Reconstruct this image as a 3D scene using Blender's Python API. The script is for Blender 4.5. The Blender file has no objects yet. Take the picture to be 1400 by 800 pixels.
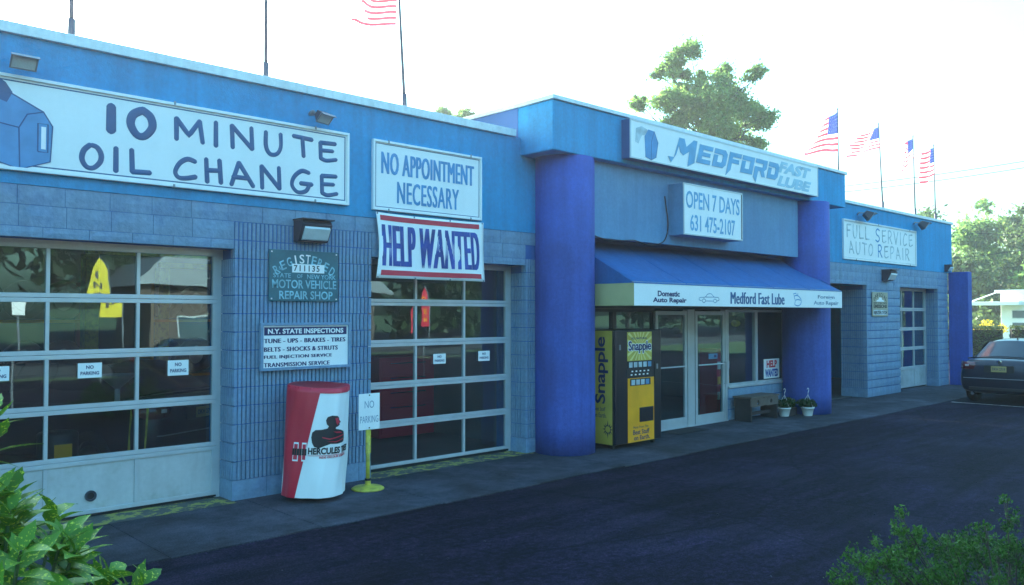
import bpy, bmesh, math, random
import numpy as np
from mathutils import Vector, Matrix, noise
random.seed(7); rng = np.random.default_rng(7)
S = bpy.context.scene
COL = S.collection
R = math.radians

# ------------------------------------------------------------------ camera, sky, sun, exposure
EYE = 2.04
cd = bpy.data.cameras.new("camera"); cam = bpy.data.objects.new("camera", cd); COL.objects.link(cam)
cd.sensor_width = 36; cd.lens = 1130/1400*36; cd.clip_end = 3000; cd.clip_start = 0.05
AZ, PITCH = R(46.36), R(1.52)
fwd = Vector((math.cos(AZ)*math.cos(PITCH), math.sin(AZ)*math.cos(PITCH), math.sin(PITCH)))
cam.location = (0, 0, EYE); cam.rotation_euler = fwd.to_track_quat('-Z', 'Y').to_euler()
S.camera = cam
SUN_EL, SUN_AZ = R(24), R(87)          # azimuth counted from +X towards +Y
w = bpy.data.worlds.new("World"); S.world = w; w.use_nodes = True
nt = w.node_tree; bg = nt.nodes["Background"]
sky = nt.nodes.new("ShaderNodeTexSky"); sky.sky_type = 'NISHITA'; sky.sun_disc = False
sky.sun_elevation = SUN_EL; sky.sun_rotation = math.pi/2 - SUN_AZ
sky.air_density = 1.6; sky.dust_density = 4.0; sky.ozone_density = 6.0
mxs = nt.nodes.new("ShaderNodeMix"); mxs.data_type = 'RGBA'; mxs.blend_type = 'MULTIPLY'; mxs.inputs[0].default_value = 1
mxs.inputs[7].default_value = (.74, 1.13, 1.06, 1)      # cool morning sky
nt.links.new(sky.outputs[0], mxs.inputs[6]); nt.links.new(mxs.outputs[2], bg.inputs[0]); bg.inputs[1].default_value = 0.15
sl = bpy.data.lights.new("sun", 'SUN'); sl.energy = 4.5; sl.angle = R(0.5); sl.color = (1, .93, .8)
so = bpy.data.objects.new("sun", sl); COL.objects.link(so)
sd = Vector((math.cos(SUN_AZ)*math.cos(SUN_EL), math.sin(SUN_AZ)*math.cos(SUN_EL), math.sin(SUN_EL)))
so.rotation_euler = sd.to_track_quat('Z', 'Y').to_euler(); so.location = (0, 40, 40)
S.view_settings.view_transform = 'Standard'; S.view_settings.look = 'None'
S.view_settings.exposure = 2.4; S.view_settings.gamma = 1
try:
    S.cycles.transparent_max_bounces = 24; S.cycles.max_bounces = 8
except Exception: pass

# ------------------------------------------------------------------ materials
MATS = {}
def mat(name, col, rough=.6, var=.12, nscale=6, bump=0., bscale=40, metal=0., spec=.5, dirt=None, dscale=1.5, damt=.5, coat=0.):
    if name in MATS: return MATS[name]
    m = bpy.data.materials.new(name); m.use_nodes = True; MATS[name] = m
    n = m.node_tree.nodes; l = m.node_tree.links; p = n["Principled BSDF"]
    p.inputs['Roughness'].default_value = rough; p.inputs['Metallic'].default_value = metal
    p.inputs['Specular IOR Level'].default_value = spec
    if coat: p.inputs['Coat Weight'].default_value = coat; p.inputs['Coat Roughness'].default_value = .05
    tc = n.new("ShaderNodeTexCoord")
    geo = n.new("ShaderNodeNewGeometry")
    src = geo.outputs['Position']
    nz = n.new("ShaderNodeTexNoise"); nz.inputs['Scale'].default_value = nscale; nz.inputs['Detail'].default_value = 6
    l.new(src, nz.inputs['Vector'])
    cr = n.new("ShaderNodeValToRGB"); l.new(nz.outputs[0], cr.inputs[0])
    c = np.array(col[:3]); a = np.clip(c*(1-var), 0, 1); b = np.clip(c*(1+var), 0, 1)
    cr.color_ramp.elements[0].position = .3; cr.color_ramp.elements[1].position = .7
    cr.color_ramp.elements[0].color = (*a, 1); cr.color_ramp.elements[1].color = (*b, 1)
    out = cr.outputs[0]
    if dirt is not None:
        n2 = n.new("ShaderNodeTexNoise"); n2.inputs['Scale'].default_value = dscale; n2.inputs['Detail'].default_value = 8; n2.inputs['Roughness'].default_value = .65
        l.new(src, n2.inputs['Vector'])
        r2 = n.new("ShaderNodeValToRGB"); l.new(n2.outputs[0], r2.inputs[0])
        r2.color_ramp.elements[0].position = .48; r2.color_ramp.elements[1].position = .62
        r2.color_ramp.elements[0].color = (0,0,0,1); r2.color_ramp.elements[1].color = (damt,)*3+(1,)
        mx = n.new("ShaderNodeMix"); mx.data_type = 'RGBA'
        l.new(r2.outputs[0], mx.inputs[0]); l.new(out, mx.inputs[6]); mx.inputs[7].default_value = (*dirt, 1)
        out = mx.outputs[2]
    l.new(out, p.inputs['Base Color'])
    if bump:
        nb = n.new("ShaderNodeTexNoise"); nb.inputs['Scale'].default_value = bscale; nb.inputs['Detail'].default_value = 5
        l.new(src, nb.inputs['Vector'])
        bp = n.new("ShaderNodeBump"); bp.inputs['Strength'].default_value = min(1, bump); bp.inputs['Distance'].default_value = .01*max(1, bump)
        l.new(nb.outputs[0], bp.inputs['Height']); l.new(bp.outputs[0], p.inputs['Normal'])
    return m

def glass_mat(name, tint, refl=1.0, trans=.75):
    m = bpy.data.materials.new(name); m.use_nodes = True; MATS[name] = m
    n = m.node_tree.nodes; l = m.node_tree.links
    n.remove(n["Principled BSDF"]); out = n["Material Output"]
    tr = n.new("ShaderNodeBsdfTransparent"); tr.inputs[0].default_value = (*[t*trans for t in tint], 1)
    gl = n.new("ShaderNodeBsdfGlossy"); gl.inputs['Roughness'].default_value = .0; gl.inputs[0].default_value = (.62, .86, .95, 1)
    fr = n.new("ShaderNodeLayerWeight"); fr.inputs[0].default_value = .5; pw = n.new("ShaderNodeMath"); pw.operation = 'POWER'; pw.inputs[1].default_value = 4.0; l.new(fr.outputs['Facing'], pw.inputs[0])
    nz = n.new("ShaderNodeTexNoise"); nz.inputs['Scale'].default_value = 1.6
    geo = n.new("ShaderNodeNewGeometry"); l.new(geo.outputs['Position'], nz.inputs['Vector'])
    bp = n.new("ShaderNodeBump"); bp.inputs['Strength'].default_value = .10; bp.inputs['Distance'].default_value = .01
    l.new(nz.outputs[0], bp.inputs['Height']); l.new(bp.outputs[0], gl.inputs['Normal'])
    mu = n.new("ShaderNodeMath"); mu.operation = 'MULTIPLY_ADD'; mu.inputs[1].default_value = .9*refl; mu.inputs[2].default_value = .11*refl; mu.use_clamp = True
    l.new(pw.outputs[0], mu.inputs[0])
    mx = n.new("ShaderNodeMixShader"); l.new(mu.outputs[0], mx.inputs[0]); l.new(tr.outputs[0], mx.inputs[1]); l.new(gl.outputs[0], mx.inputs[2])
    l.new(mx.outputs[0], out.inputs[0])
    return m

def leaf_mat(name, c1, c2, trans=.35, spots=None, rough=.5):
    m = bpy.data.materials.new(name); m.use_nodes = True; MATS[name] = m
    n = m.node_tree.nodes; l = m.node_tree.links
    p = n["Principled BSDF"]; out = n["Material Output"]; p.inputs['Roughness'].default_value = rough; p.inputs['Specular IOR Level'].default_value = .3
    geo = n.new("ShaderNodeNewGeometry")
    cr = n.new("ShaderNodeValToRGB"); cr.color_ramp.elements[0].color = (*c1, 1); cr.color_ramp.elements[1].color = (*c2, 1)
    nz = n.new("ShaderNodeTexNoise"); nz.inputs['Scale'].default_value = .8; l.new(geo.outputs['Position'], nz.inputs['Vector'])
    ad = n.new("ShaderNodeMath"); ad.operation = 'MULTIPLY_ADD'; ad.inputs[1].default_value = .6
    l.new(geo.outputs['Random Per Island'], ad.inputs[0])
    sb = n.new("ShaderNodeMath"); sb.operation = 'SUBTRACT'; sb.inputs[1].default_value = .25; l.new(nz.outputs[0], sb.inputs[0])
    l.new(sb.outputs[0], ad.inputs[2]); l.new(ad.outputs[0], cr.inputs[0])
    c = cr.outputs[0]
    if spots:
        v = n.new("ShaderNodeTexNoise"); v.inputs['Scale'].default_value = 90; v.inputs['Detail'].default_value = 3; l.new(geo.outputs['Position'], v.inputs['Vector'])
        r2 = n.new("ShaderNodeValToRGB"); r2.color_ramp.elements[0].position = .58; r2.color_ramp.elements[1].position = .66; l.new(v.outputs[0], r2.inputs[0])
        mx = n.new("ShaderNodeMix"); mx.data_type = 'RGBA'; l.new(r2.outputs[0], mx.inputs[0]); l.new(c, mx.inputs[6]); mx.inputs[7].default_value = (*spots, 1); c = mx.outputs[2]
    l.new(c, p.inputs['Base Color'])
    tl = n.new("ShaderNodeBsdfTranslucent"); l.new(c, tl.inputs[0])
    mx = n.new("ShaderNodeMixShader"); mx.inputs[0].default_value = trans
    l.new(p.outputs[0], mx.inputs[1]); l.new(tl.outputs[0], mx.inputs[2]); l.new(mx.outputs[0], out.inputs[0])
    return m

def worn_mat(name, base, paint, amount=.5, scale=9):
    m = mat(name, base, .9, .2, 5, .5, 60)
    n = m.node_tree.nodes; l = m.node_tree.links; p = n["Principled BSDF"]
    old = p.inputs['Base Color'].links[0].from_socket
    geo = n.new("ShaderNodeNewGeometry"); nz = n.new("ShaderNodeTexNoise"); nz.inputs['Scale'].default_value = scale; nz.inputs['Detail'].default_value = 9; nz.inputs['Roughness'].default_value = .7
    l.new(geo.outputs['Position'], nz.inputs['Vector'])
    r = n.new("ShaderNodeValToRGB"); r.color_ramp.elements[0].position = amount; r.color_ramp.elements[1].position = amount+.04
    l.new(nz.outputs[0], r.inputs[0])
    mx = n.new("ShaderNodeMix"); mx.data_type = 'RGBA'; l.new(r.outputs[0], mx.inputs[0]); l.new(old, mx.inputs[6]); mx.inputs[7].default_value = (*paint, 1)
    l.new(mx.outputs[2], p.inputs['Base Color'])
    return m

M = {}
M['azure'] = mat('azure_stucco', (.002,.27,.54), .75, .06, 1.3, .35, 70, dirt=(.004,.23,.50), dscale=.8, damt=.3)
M['fascia'] = mat('fascia_stucco', (.006,.29,.56), .75, .08, 1.8, .4, 45, dirt=(.015,.28,.57), dscale=2.2, damt=.3)
M['violet'] = mat('violet_blue_stucco', (.030,.080,.36), .7, .14, 2.2, .5, 60, dirt=(.035,.07,.33), dscale=1.0, damt=.5)
M['block'] = mat('painted_block', (.165,.28,.41), .7, .12, 3, .6, 35, dirt=(.10,.19,.34), dscale=3, damt=.6)
M['mortar'] = mat('painted_mortar', (.035,.12,.34), .8, .1, 5)
M['panelblue'] = mat('grey_blue_panel', (.10,.25,.42), .6, .08, .9, .1, 20, dirt=(.07,.19,.36), dscale=.7, damt=.5)
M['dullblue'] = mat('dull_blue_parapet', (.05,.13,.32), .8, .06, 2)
M['coping'] = mat('white_coping', (.72,.78,.80), .45, .06, 2)
M['alu'] = mat('aluminium', (.50,.54,.57), .35, .08, 4, .1, 30, metal=.35)
M['alupanel'] = mat('aluminium_panel', (.52,.56,.58), .38, .08, 2, .15, 6, metal=.3, dirt=(.25,.30,.24), dscale=2.5, damt=.4)
M['darkalu'] = mat('dark_trim', (.03,.04,.06), .4, .1)
M['signwhite'] = mat('sign_white', (.80,.82,.82), .45, .03, 1.5, dirt=(.72,.76,.77), dscale=.8, damt=.3)
M['signblue'] = mat('sign_blue', (.02,.085,.22), .5, .12, 4)
M['signmid'] = mat('sign_mid_blue', (.06,.25,.50), .5, .15, 5)
M['navy'] = mat('navy_print', (.012,.014,.10), .5, .1)
M['black'] = mat('black_print', (.01,.01,.015), .5, .1)
M['red'] = mat('red_print', (.55,.02,.05), .5, .08, 3)
M['ink'] = mat('banner_blue_print', (.012,.05,.29), .45, .45, 5)
M['fade'] = mat('faded_print', (.42,.50,.54), .6, .35, 6)
M['faded_dark'] = mat('faded_dark_print', (.16,.25,.36), .6, .35, 6)
M['vinyl'] = mat('white_vinyl', (.80,.82,.82), .35, .04, 2, .5, 9)
M['vinylred'] = mat('red_vinyl', (.55,.012,.04), .35, .1, 2, .5, 9)
M['rubber'] = mat('rubber', (.012,.012,.014), .8, .2, 8, .3, 60)
M['asphalt'] = mat('asphalt', (.0065,.0048,.0150), .92, .6, 14, 1.6, 110, spec=.12, dirt=(.0115,.0095,.021), dscale=.5, damt=.8)
def grit(m, cracks=True):
    n = m.node_tree.nodes; l = m.node_tree.links; p = n["Principled BSDF"]; old = p.inputs['Base Color'].links[0].from_socket
    geo = n.new("ShaderNodeNewGeometry")
    def noise_(sc, det, lo, hi, a, b, vec=None):
        z = n.new("ShaderNodeTexNoise"); z.inputs['Scale'].default_value = sc; z.inputs['Detail'].default_value = det; z.inputs['Roughness'].default_value = .7
        l.new(vec or geo.outputs['Position'], z.inputs['Vector']); r = n.new("ShaderNodeValToRGB"); l.new(z.outputs[0], r.inputs[0])
        r.color_ramp.elements[0].position = lo; r.color_ramp.elements[1].position = hi; r.color_ramp.elements[0].color = (a,a,a,1); r.color_ramp.elements[1].color = (b,b,b,1); return r.outputs[0]
    mp = n.new("ShaderNodeMapping"); mp.inputs['Scale'].default_value = (.35, 2.2, 1); mp.inputs['Rotation'].default_value = (0,0,.25); l.new(geo.outputs['Position'], mp.inputs[0])
    c = old
    ls = [noise_(1.6, 8, .38, .62, .6, 1.6, mp.outputs[0] if cracks else None), noise_(60, 3, .45, .68, .7, 2.2 if cracks else 1.4), noise_(.35, 5, .40, .6, .72, 1.35)]
    if cracks:
        v = n.new("ShaderNodeTexVoronoi"); v.feature = 'DISTANCE_TO_EDGE'; v.inputs['Scale'].default_value = .35
        ad = n.new("ShaderNodeMix"); ad.data_type='RGBA'; ad.blend_type='ADD'; ad.inputs[0].default_value=.22; z = n.new("ShaderNodeTexNoise"); z.inputs['Scale'].default_value=2.5; z.inputs['Detail'].default_value=6
        l.new(geo.outputs['Position'], z.inputs['Vector']); l.new(geo.outputs['Position'], ad.inputs[6]); l.new(z.outputs[1], ad.inputs[7]); l.new(ad.outputs[2], v.inputs['Vector'])
        r = n.new("ShaderNodeValToRGB"); l.new(v.outputs[0], r.inputs[0]); r.color_ramp.elements[0].position=.003; r.color_ramp.elements[1].position=.009; r.color_ramp.elements[0].color=(.55,.55,.55,1); ls.append(r.outputs[0])
    for q in ls:
        mx = n.new("ShaderNodeMix"); mx.data_type = 'RGBA'; mx.blend_type = 'MULTIPLY'; mx.inputs[0].default_value = 1; l.new(c, mx.inputs[6]); l.new(q, mx.inputs[7]); c = mx.outputs[2]
    l.new(c, p.inputs['Base Color'])
grit(M['asphalt'])
M['concrete'] = mat('apron_concrete', (.036,.040,.055), .9, .2, 9, .8, 80, spec=.3, dirt=(.026,.028,.038), dscale=.45, damt=.7)
grit(M['concrete'], False)
M['cjoint'] = mat('joint_dirt', (.02,.022,.026), .95, .2)
M['yellowworn'] = worn_mat('worn_yellow_paint', (.06,.065,.06), (.26,.25,.05), .50, 6)
M['whiteworn'] = worn_mat('worn_white_paint', (.05,.05,.055), (.45,.47,.48), .42, 12)
M['yellow'] = mat('yellow_paint', (.50,.44,.05), .5, .15, 8, .2, 40, dirt=(.25,.2,.05), dscale=12, damt=.7)
M['awn'] = mat('blue_awning_fabric', (.004,.105,.32), .8, .1, 2, .2, 90, dirt=(.012,.10,.30), dscale=1.0, damt=.5)
M['awnside'] = mat('yellow_green_valance', (.44,.40,.19), .7, .08, 3)
M['vblack'] = mat('vending_black', (.008,.009,.016), .3, .2, 3, coat=.3)
M['vyellow'] = mat('vending_yellow', (.85,.34,.010), .35, .1, 3)
M['vyellow2'] = mat('vending_green_yellow', (.50,.38,.06), .4, .2, 2.5)
M['paleyellow'] = mat('pale_yellow_print', (.70,.62,.22), .45, .1)
M['wood'] = mat('weathered_wood', (.10,.075,.06), .75, .25, 8, .5, 30)
M['wooddark'] = mat('dark_stained_wood', (.028,.022,.024), .7, .3, 6, .4, 30)
M['pot'] = mat('white_plastic', (.72,.76,.76), .4, .05)
M['soil'] = mat('soil', (.03,.022,.015), .95, .3, 20, 1, 40)
M['matrub'] = mat('door_mat', (.014,.014,.02), .95, .3, 30, 1, 120)
M['bronze'] = mat('bronze_housing', (.03,.028,.045), .5, .2, 4)
M['grey'] = mat('grey_metal', (.22,.25,.28), .45, .1, 4, metal=.4)
M['lens'] = mat('lamp_lens', (.55,.62,.64), .12, .08, 10, .3, 60, spec=.8)
M['teal'] = mat('teal_enamel', (.006,.095,.13), .45, .15, 5, dirt=(.012,.13,.17), dscale=6, damt=.6)
M['tealtext'] = mat('faded_teal_lettering', (.20,.46,.55), .5, .35, 9)
M['tan'] = mat('tan_sign', (.36,.33,.24), .6, .1, 5)
M['int'] = mat('interior_wall', (.16,.17,.17), .8, .2, .8)
M['intfloor'] = mat('interior_floor', (.07,.07,.07), .5, .3, 1.2)
M['roof'] = mat('roof_felt', (.10,.10,.11), .9, .2, 2)
M['cream'] = mat('cream_paint', (.66,.62,.38), .6, .05)
M['carpaint'] = mat('dark_blue_car_paint', (.005,.007,.020), .3, .1, 1, coat=.35, metal=.0, spec=.3)
M['carglass'] = mat('car_glass', (.010,.016,.026), .12, .1, 1, spec=.35)
M['cartrim'] = mat('car_trim', (.01,.01,.012), .5, .1)
M['chrome'] = mat('chrome', (.7,.72,.75), .1, .05, metal=1)
M['tail'] = mat('tail_lamp_red', (.12,.006,.010), .12, .2, 20, coat=1)
M['taillight'] = mat('tail_lamp_clear', (.55,.45,.48), .12, .2, 20, coat=1)
M['plate'] = mat('amber_number_plate', (.42,.31,.12), .4, .08)
M['platetext'] = mat('plate_print', (.03,.04,.10), .5, .1)
M['bark'] = mat('bark', (.06,.05,.04), .9, .3, 5, 1, 20)
M['grass'] = mat('grass', (.06,.10,.03), .95, .4, .6, 1, 20)
M['road'] = mat('road', (.05,.05,.052), .9, .2, 1, .5, 60)
M['wallwhite'] = mat('white_render', (.78,.78,.76), .7, .03)
M['winfar'] = mat('far_window_glass', (.06,.10,.12), .08, .2, 1, spec=1)
M['wire'] = mat('power_cable', (.02,.02,.025), .6, .1)
M['polemetal'] = mat('pole_metal', (.10,.09,.12), .6, .1, 3)
M['brownwall'] = mat('brown_render', (.09,.07,.06), .8, .15)
M['flagr'] = mat('flag_red', (.62,.05,.08), .8, .1); M['flagw'] = mat('flag_white', (.78,.78,.78), .8, .05); M['flagb'] = mat('flag_blue', (.04,.06,.22), .8, .1)
for k in ('flagr','flagw','flagb'):
    m = M[k]; n = m.node_tree.nodes; l = m.node_tree.links; p = n["Principled BSDF"]; c = p.inputs['Base Color'].links[0].from_socket
    tl = n.new("ShaderNodeBsdfTranslucent"); l.new(c, tl.inputs[0]); mx = n.new("ShaderNodeMixShader"); mx.inputs[0].default_value = .5
    l.new(p.outputs[0], mx.inputs[1]); l.new(tl.outputs[0], mx.inputs[2]); l.new(mx.outputs[0], n["Material Output"].inputs[0])
def streaks(m, amt=.35, sc=1.0):
    n = m.node_tree.nodes; l = m.node_tree.links; p = n["Principled BSDF"]; old = p.inputs['Base Color'].links[0].from_socket
    geo = n.new("ShaderNodeNewGeometry"); mp = n.new("ShaderNodeMapping"); mp.inputs['Scale'].default_value = (5*sc, 5*sc, .35); l.new(geo.outputs['Position'], mp.inputs[0])
    z = n.new("ShaderNodeTexNoise"); z.inputs['Scale'].default_value = 1.4; z.inputs['Detail'].default_value = 9; z.inputs['Roughness'].default_value = .65; l.new(mp.outputs[0], z.inputs['Vector'])
    r = n.new("ShaderNodeValToRGB"); l.new(z.outputs[0], r.inputs[0]); r.color_ramp.elements[0].position=.42; r.color_ramp.elements[1].position=.72; r.color_ramp.elements[0].color=(1,1,1,1); v=1-amt; r.color_ramp.elements[1].color=(v,v,v,1)
    z2 = n.new("ShaderNodeTexNoise"); z2.inputs['Scale'].default_value = 22; z2.inputs['Detail'].default_value = 6; l.new(geo.outputs['Position'], z2.inputs['Vector'])
    r2 = n.new("ShaderNodeValToRGB"); l.new(z2.outputs[0], r2.inputs[0]); r2.color_ramp.elements[0].position=.3; r2.color_ramp.elements[1].position=.7; q_=amt*.45; r2.color_ramp.elements[0].color=(1-q_,)*3+(1,); r2.color_ramp.elements[1].color=(1+q_,)*3+(1,)
    c = old
    for q in (r.outputs[0], r2.outputs[0]):
        mx = n.new("ShaderNodeMix"); mx.data_type = 'RGBA'; mx.blend_type = 'MULTIPLY'; mx.inputs[0].default_value = 1; l.new(c, mx.inputs[6]); l.new(q, mx.inputs[7]); c = mx.outputs[2]
    l.new(c, p.inputs['Base Color'])
for k,a in (('azure',.22),('fascia',.25),('violet',.28),('block',.22),('panelblue',.15),('signwhite',.03),('alupanel',.10),('awn',.22),('coping',.15)): streaks(M[k],a)
M['palesign'] = mat('pale_sign_blue', (.11,.34,.56), .5, .12, 4); M['palesign2'] = mat('paler_sign_blue', (.32,.52,.64), .5, .12, 4)
M['glass'] = glass_mat('door_glass', (.80,.92,.95), 1.25, .85)
M['shopglass'] = glass_mat('shop_glass', (.80,.92,.95), 1.3, .85)
M['leaf'] = leaf_mat('tree_leaf', (.07,.17,.05), (.28,.42,.10), .6)
M['leaf2'] = leaf_mat('tree_leaf_dark', (.04,.08,.03), (.13,.20,.05), .45)
M['leaf3'] = leaf_mat('street_tree_leaf', (.012,.03,.014), (.04,.075,.025), .3)
M['hedge'] = leaf_mat('hedge_leaf', (.022,.05,.012), (.09,.12,.025), .3)
M['yellowflower'] = leaf_mat('yellow_blossom', (.62,.42,.02), (.8,.62,.04), .4)
M['aucuba'] = leaf_mat('spotted_leaf', (.024,.095,.008), (.105,.27,.014), .3, spots=(.48,.55,.04), rough=.42)
M['yew'] = leaf_mat('small_leaf', (.015,.055,.010), (.10,.24,.022), .25)
M['petleaf'] = leaf_mat('basket_leaf', (.012,.04,.012), (.03,.08,.02), .2)
M['stem'] = mat('green_stem', (.04,.08,.02), .6, .2)

# ------------------------------------------------------------------ mesh helpers
class MB:
    def __init__(s): s.v=[]; s.f=[]; s.mi=[]; s.cur=0
    def add(s, vs, fs):
        o=len(s.v); s.v += [tuple(q) for q in vs]; s.f += [tuple(i+o for i in f) for f in fs]; s.mi += [s.cur]*len(fs); return s
    def box(s, x0,x1,y0,y1,z0,z1):
        return s.add([(x0,y0,z0),(x1,y0,z0),(x1,y1,z0),(x0,y1,z0),(x0,y0,z1),(x1,y0,z1),(x1,y1,z1),(x0,y1,z1)],
              [(0,3,2,1),(4,5,6,7),(0,1,5,4),(1,2,6,5),(2,3,7,6),(3,0,4,7)])
    def quad(s,a,b,c,d): return s.add([a,b,c,d],[(0,1,2,3)])
    def tube(s, pts, r, n=8, cap=True, flat=None):
        pts=[Vector(p) for p in pts]; k=len(pts); rs=r if isinstance(r,(list,tuple)) else [r]*k
        rings=[]; up=Vector((0,0,1))
        for i,p in enumerate(pts):
            t=(pts[min(i+1,k-1)]-pts[max(i-1,0)]); t=t.normalized() if t.length>1e-9 else Vector((0,0,1))
            if flat is not None: b=Vector(flat[:3]).normalized(); a=t.cross(b).normalized(); sb=flat[3]
            else:
                a=t.cross(up) if abs(t.z)<.95 else t.cross(Vector((1,0,0))); a.normalize(); b=t.cross(a).normalized(); sb=None
            ring=[]
            for j in range(n):
                an=2*math.pi*j/n
                ring.append(p+a*math.cos(an)*rs[i]+b*math.sin(an)*(rs[i] if sb is None else sb))
            rings.append(ring)
        vs=[v for g in rings for v in g]; fs=[]
        for i in range(k-1):
            for j in range(n): fs.append((i*n+j, i*n+(j+1)%n, (i+1)*n+(j+1)%n, (i+1)*n+j))
        if cap: fs.append(tuple(range(n-1,-1,-1))); fs.append(tuple((k-1)*n+j for j in range(n)))
        return s.add(vs,fs)
    def lathe(s, prof, c=(0,0,0), n=24, cap=True):
        vs=[];fs=[]
        for r,z in prof:
            for j in range(n): an=2*math.pi*j/n; vs.append((c[0]+r*math.cos(an), c[1]+r*math.sin(an), c[2]+z))
        for i in range(len(prof)-1):
            for j in range(n): fs.append((i*n+j, i*n+(j+1)%n, (i+1)*n+(j+1)%n, (i+1)*n+j))
        if cap: fs.append(tuple(range(n-1,-1,-1))); fs.append(tuple((len(prof)-1)*n+j for j in range(n)))
        return s.add(vs,fs)
    def prism(s, poly, fn, d0, d1):
        k=len(poly); vs=[fn(u,v,d0) for u,v in poly]+[fn(u,v,d1) for u,v in poly]
        fs=[tuple(range(k)), tuple(range(2*k-1,k-1,-1))]+[(i,i+k,(i+1)%k+k,(i+1)%k) for i in range(k)]
        return s.add(vs,fs)

WORLD = {}
def reg(o, loc, parent=None):
    WORLD[o.name] = Vector(loc)
def mesh_obj(name, me, m, parent=None, org=None, smooth=False, bevel=0, kind=None, center=True, mats=None):
    if center and len(me.vertices):
        co = np.empty(len(me.vertices)*3, np.float32); me.vertices.foreach_get('co', co); co=co.reshape(-1,3)
        c = Vector(((co.min(0)+co.max(0))/2).tolist()); c.z = float(co[:,2].min())
        me.transform(Matrix.Translation(-c))
    else: c = Vector((0,0,0))
    o = bpy.data.objects.new(name, me); COL.objects.link(o)
    for mm in (mats or [m]): me.materials.append(mm)
    if parent is not None:
        o.parent = parent; o.location = c - WORLD[parent.name]
    else: o.location = c
    WORLD[o.name] = c.copy()
    if smooth:
        for p in me.polygons: p.use_smooth = True
    if bevel:
        b = o.modifiers.new('bevel','BEVEL'); b.width = bevel; b.segments = 2; b.limit_method='ANGLE'; b.angle_limit=R(40); b.harden_normals=False
    if kind: o['kind'] = kind
    return o
def obj(name, mb, m, parent=None, smooth=False, bevel=0, kind=None, mats=None):
    me = bpy.data.meshes.new(name); me.from_pydata(mb.v, [], mb.f)
    if any(mb.mi): me.polygons.foreach_set('material_index', mb.mi)
    me.validate(); me.update()
    bm = bmesh.new(); bm.from_mesh(me); bmesh.ops.recalc_face_normals(bm, faces=bm.faces); bm.to_mesh(me); bm.free()
    return mesh_obj(name, me, m, parent, smooth=smooth, bevel=bevel, kind=kind, mats=mats)
def tag(o, label=None, cat=None, group=None, kind=None):
    if label: o['label']=label
    if cat: o['category']=cat
    if group: o['group']=group
    if kind: o['kind']=kind
    return o
def thing(name, label, cat, loc, group=None):
    o = bpy.data.objects.new(name, None); COL.objects.link(o); o.location = loc; o.empty_display_size=.1
    WORLD[o.name] = Vector(loc); return tag(o, label, cat, group)
def struct(name, mb, m, **k): return obj(name, mb, m, kind='structure', **k)
def copy_tree(o, parent=None):
    c = o.copy(); COL.objects.link(c); c.parent = parent
    for ch in list(o.children): copy_tree(ch, c)
    return c
def inst(name, me, loc, parent, rotz=0, scale=None):
    o = bpy.data.objects.new(name, me); COL.objects.link(o); o.parent = parent; o.location = Vector(loc)-WORLD[parent.name]; o.rotation_euler.z = rotz
    if scale: o.scale = scale
    WORLD[o.name]=Vector(loc); return o
def data(name, mb, m, bevel=0):
    me = bpy.data.meshes.new(name); me.from_pydata(mb.v, [], mb.f); me.materials.append(m); me.validate(); me.update(); return me

# facade mapping: x0..x1, z0..z1 on plane Y=y facing -Y
def fac(x0,x1,z0,z1,y, shear=0, z0r=None, z1r=None):
    z0r = z0 if z0r is None else z0r; z1r = z1 if z1r is None else z1r
    def fn(u,v,w=0):
        a=z0+(z0r-z0)*u; b=z1+(z1r-z1)*u
        return (x0+(x1-x0)*(u+shear*(v-.5)), y-w, a+(b-a)*v)
    return fn
def sidef(y0,y1,z0,z1,x):     # plane X=x facing -X; u runs towards -Y (left to right as seen)
    def fn(u,v,w=0): return (x-w, y1+(y0-y1)*u, z0+(z1-z0)*v)
    return fn
def text(s, fn, m, parent, bold=.0, thick=.003, name='lettering', space=1.0, aspect=None, fit=True, lift=0.0, res=3, label=None, fat=0.0):
    c = bpy.data.curves.new(name,'FONT'); c.body = s; c.size=1; c.offset=bold; c.extrude=.5; c.resolution_u=res; c.space_character=space; c.align_x='CENTER' ; c.space_line=.95
    t = bpy.data.objects.new(name, c); COL.objects.link(t)
    dg = bpy.context.evaluated_depsgraph_get(); me = bpy.data.meshes.new_from_object(t.evaluated_get(dg))
    bpy.data.objects.remove(t); bpy.data.curves.remove(c)
    k=len(me.vertices); co=np.empty(k*3,np.float32); me.vertices.foreach_get('co',co); co=co.reshape(-1,3)
    mn,mx=co.min(0),co.max(0); uv=(co-mn)/(np.maximum(mx-mn,1e-6))
    if fat:      # heavier strokes: the same letters laid side by side, a hair apart in depth
        fs=[tuple(p.vertices) for p in me.polygons]; mb=MB(); ks=(-1,0,1)
        for q,sh in enumerate(ks): mb.add([fn(float(a)*(1-2*fat)+fat+sh*fat,float(b),lift+q*.0004+float(cc)*thick) for a,b,cc in uv],fs)
        bpy.data.meshes.remove(me); me=bpy.data.meshes.new(name); me.from_pydata(mb.v,[],mb.f); me.update()
        o=mesh_obj(name, me, m, parent)
        if label: o['label']=label
        return o
    out=np.array([fn(float(a),float(b),lift+float(cc)*thick) for a,b,cc in uv],np.float32)
    me.vertices.foreach_set('co',out.ravel()); me.update(); me.materials.clear()
    o=mesh_obj(name, me, m, parent)
    if label: o['label']=label
    return o

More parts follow.
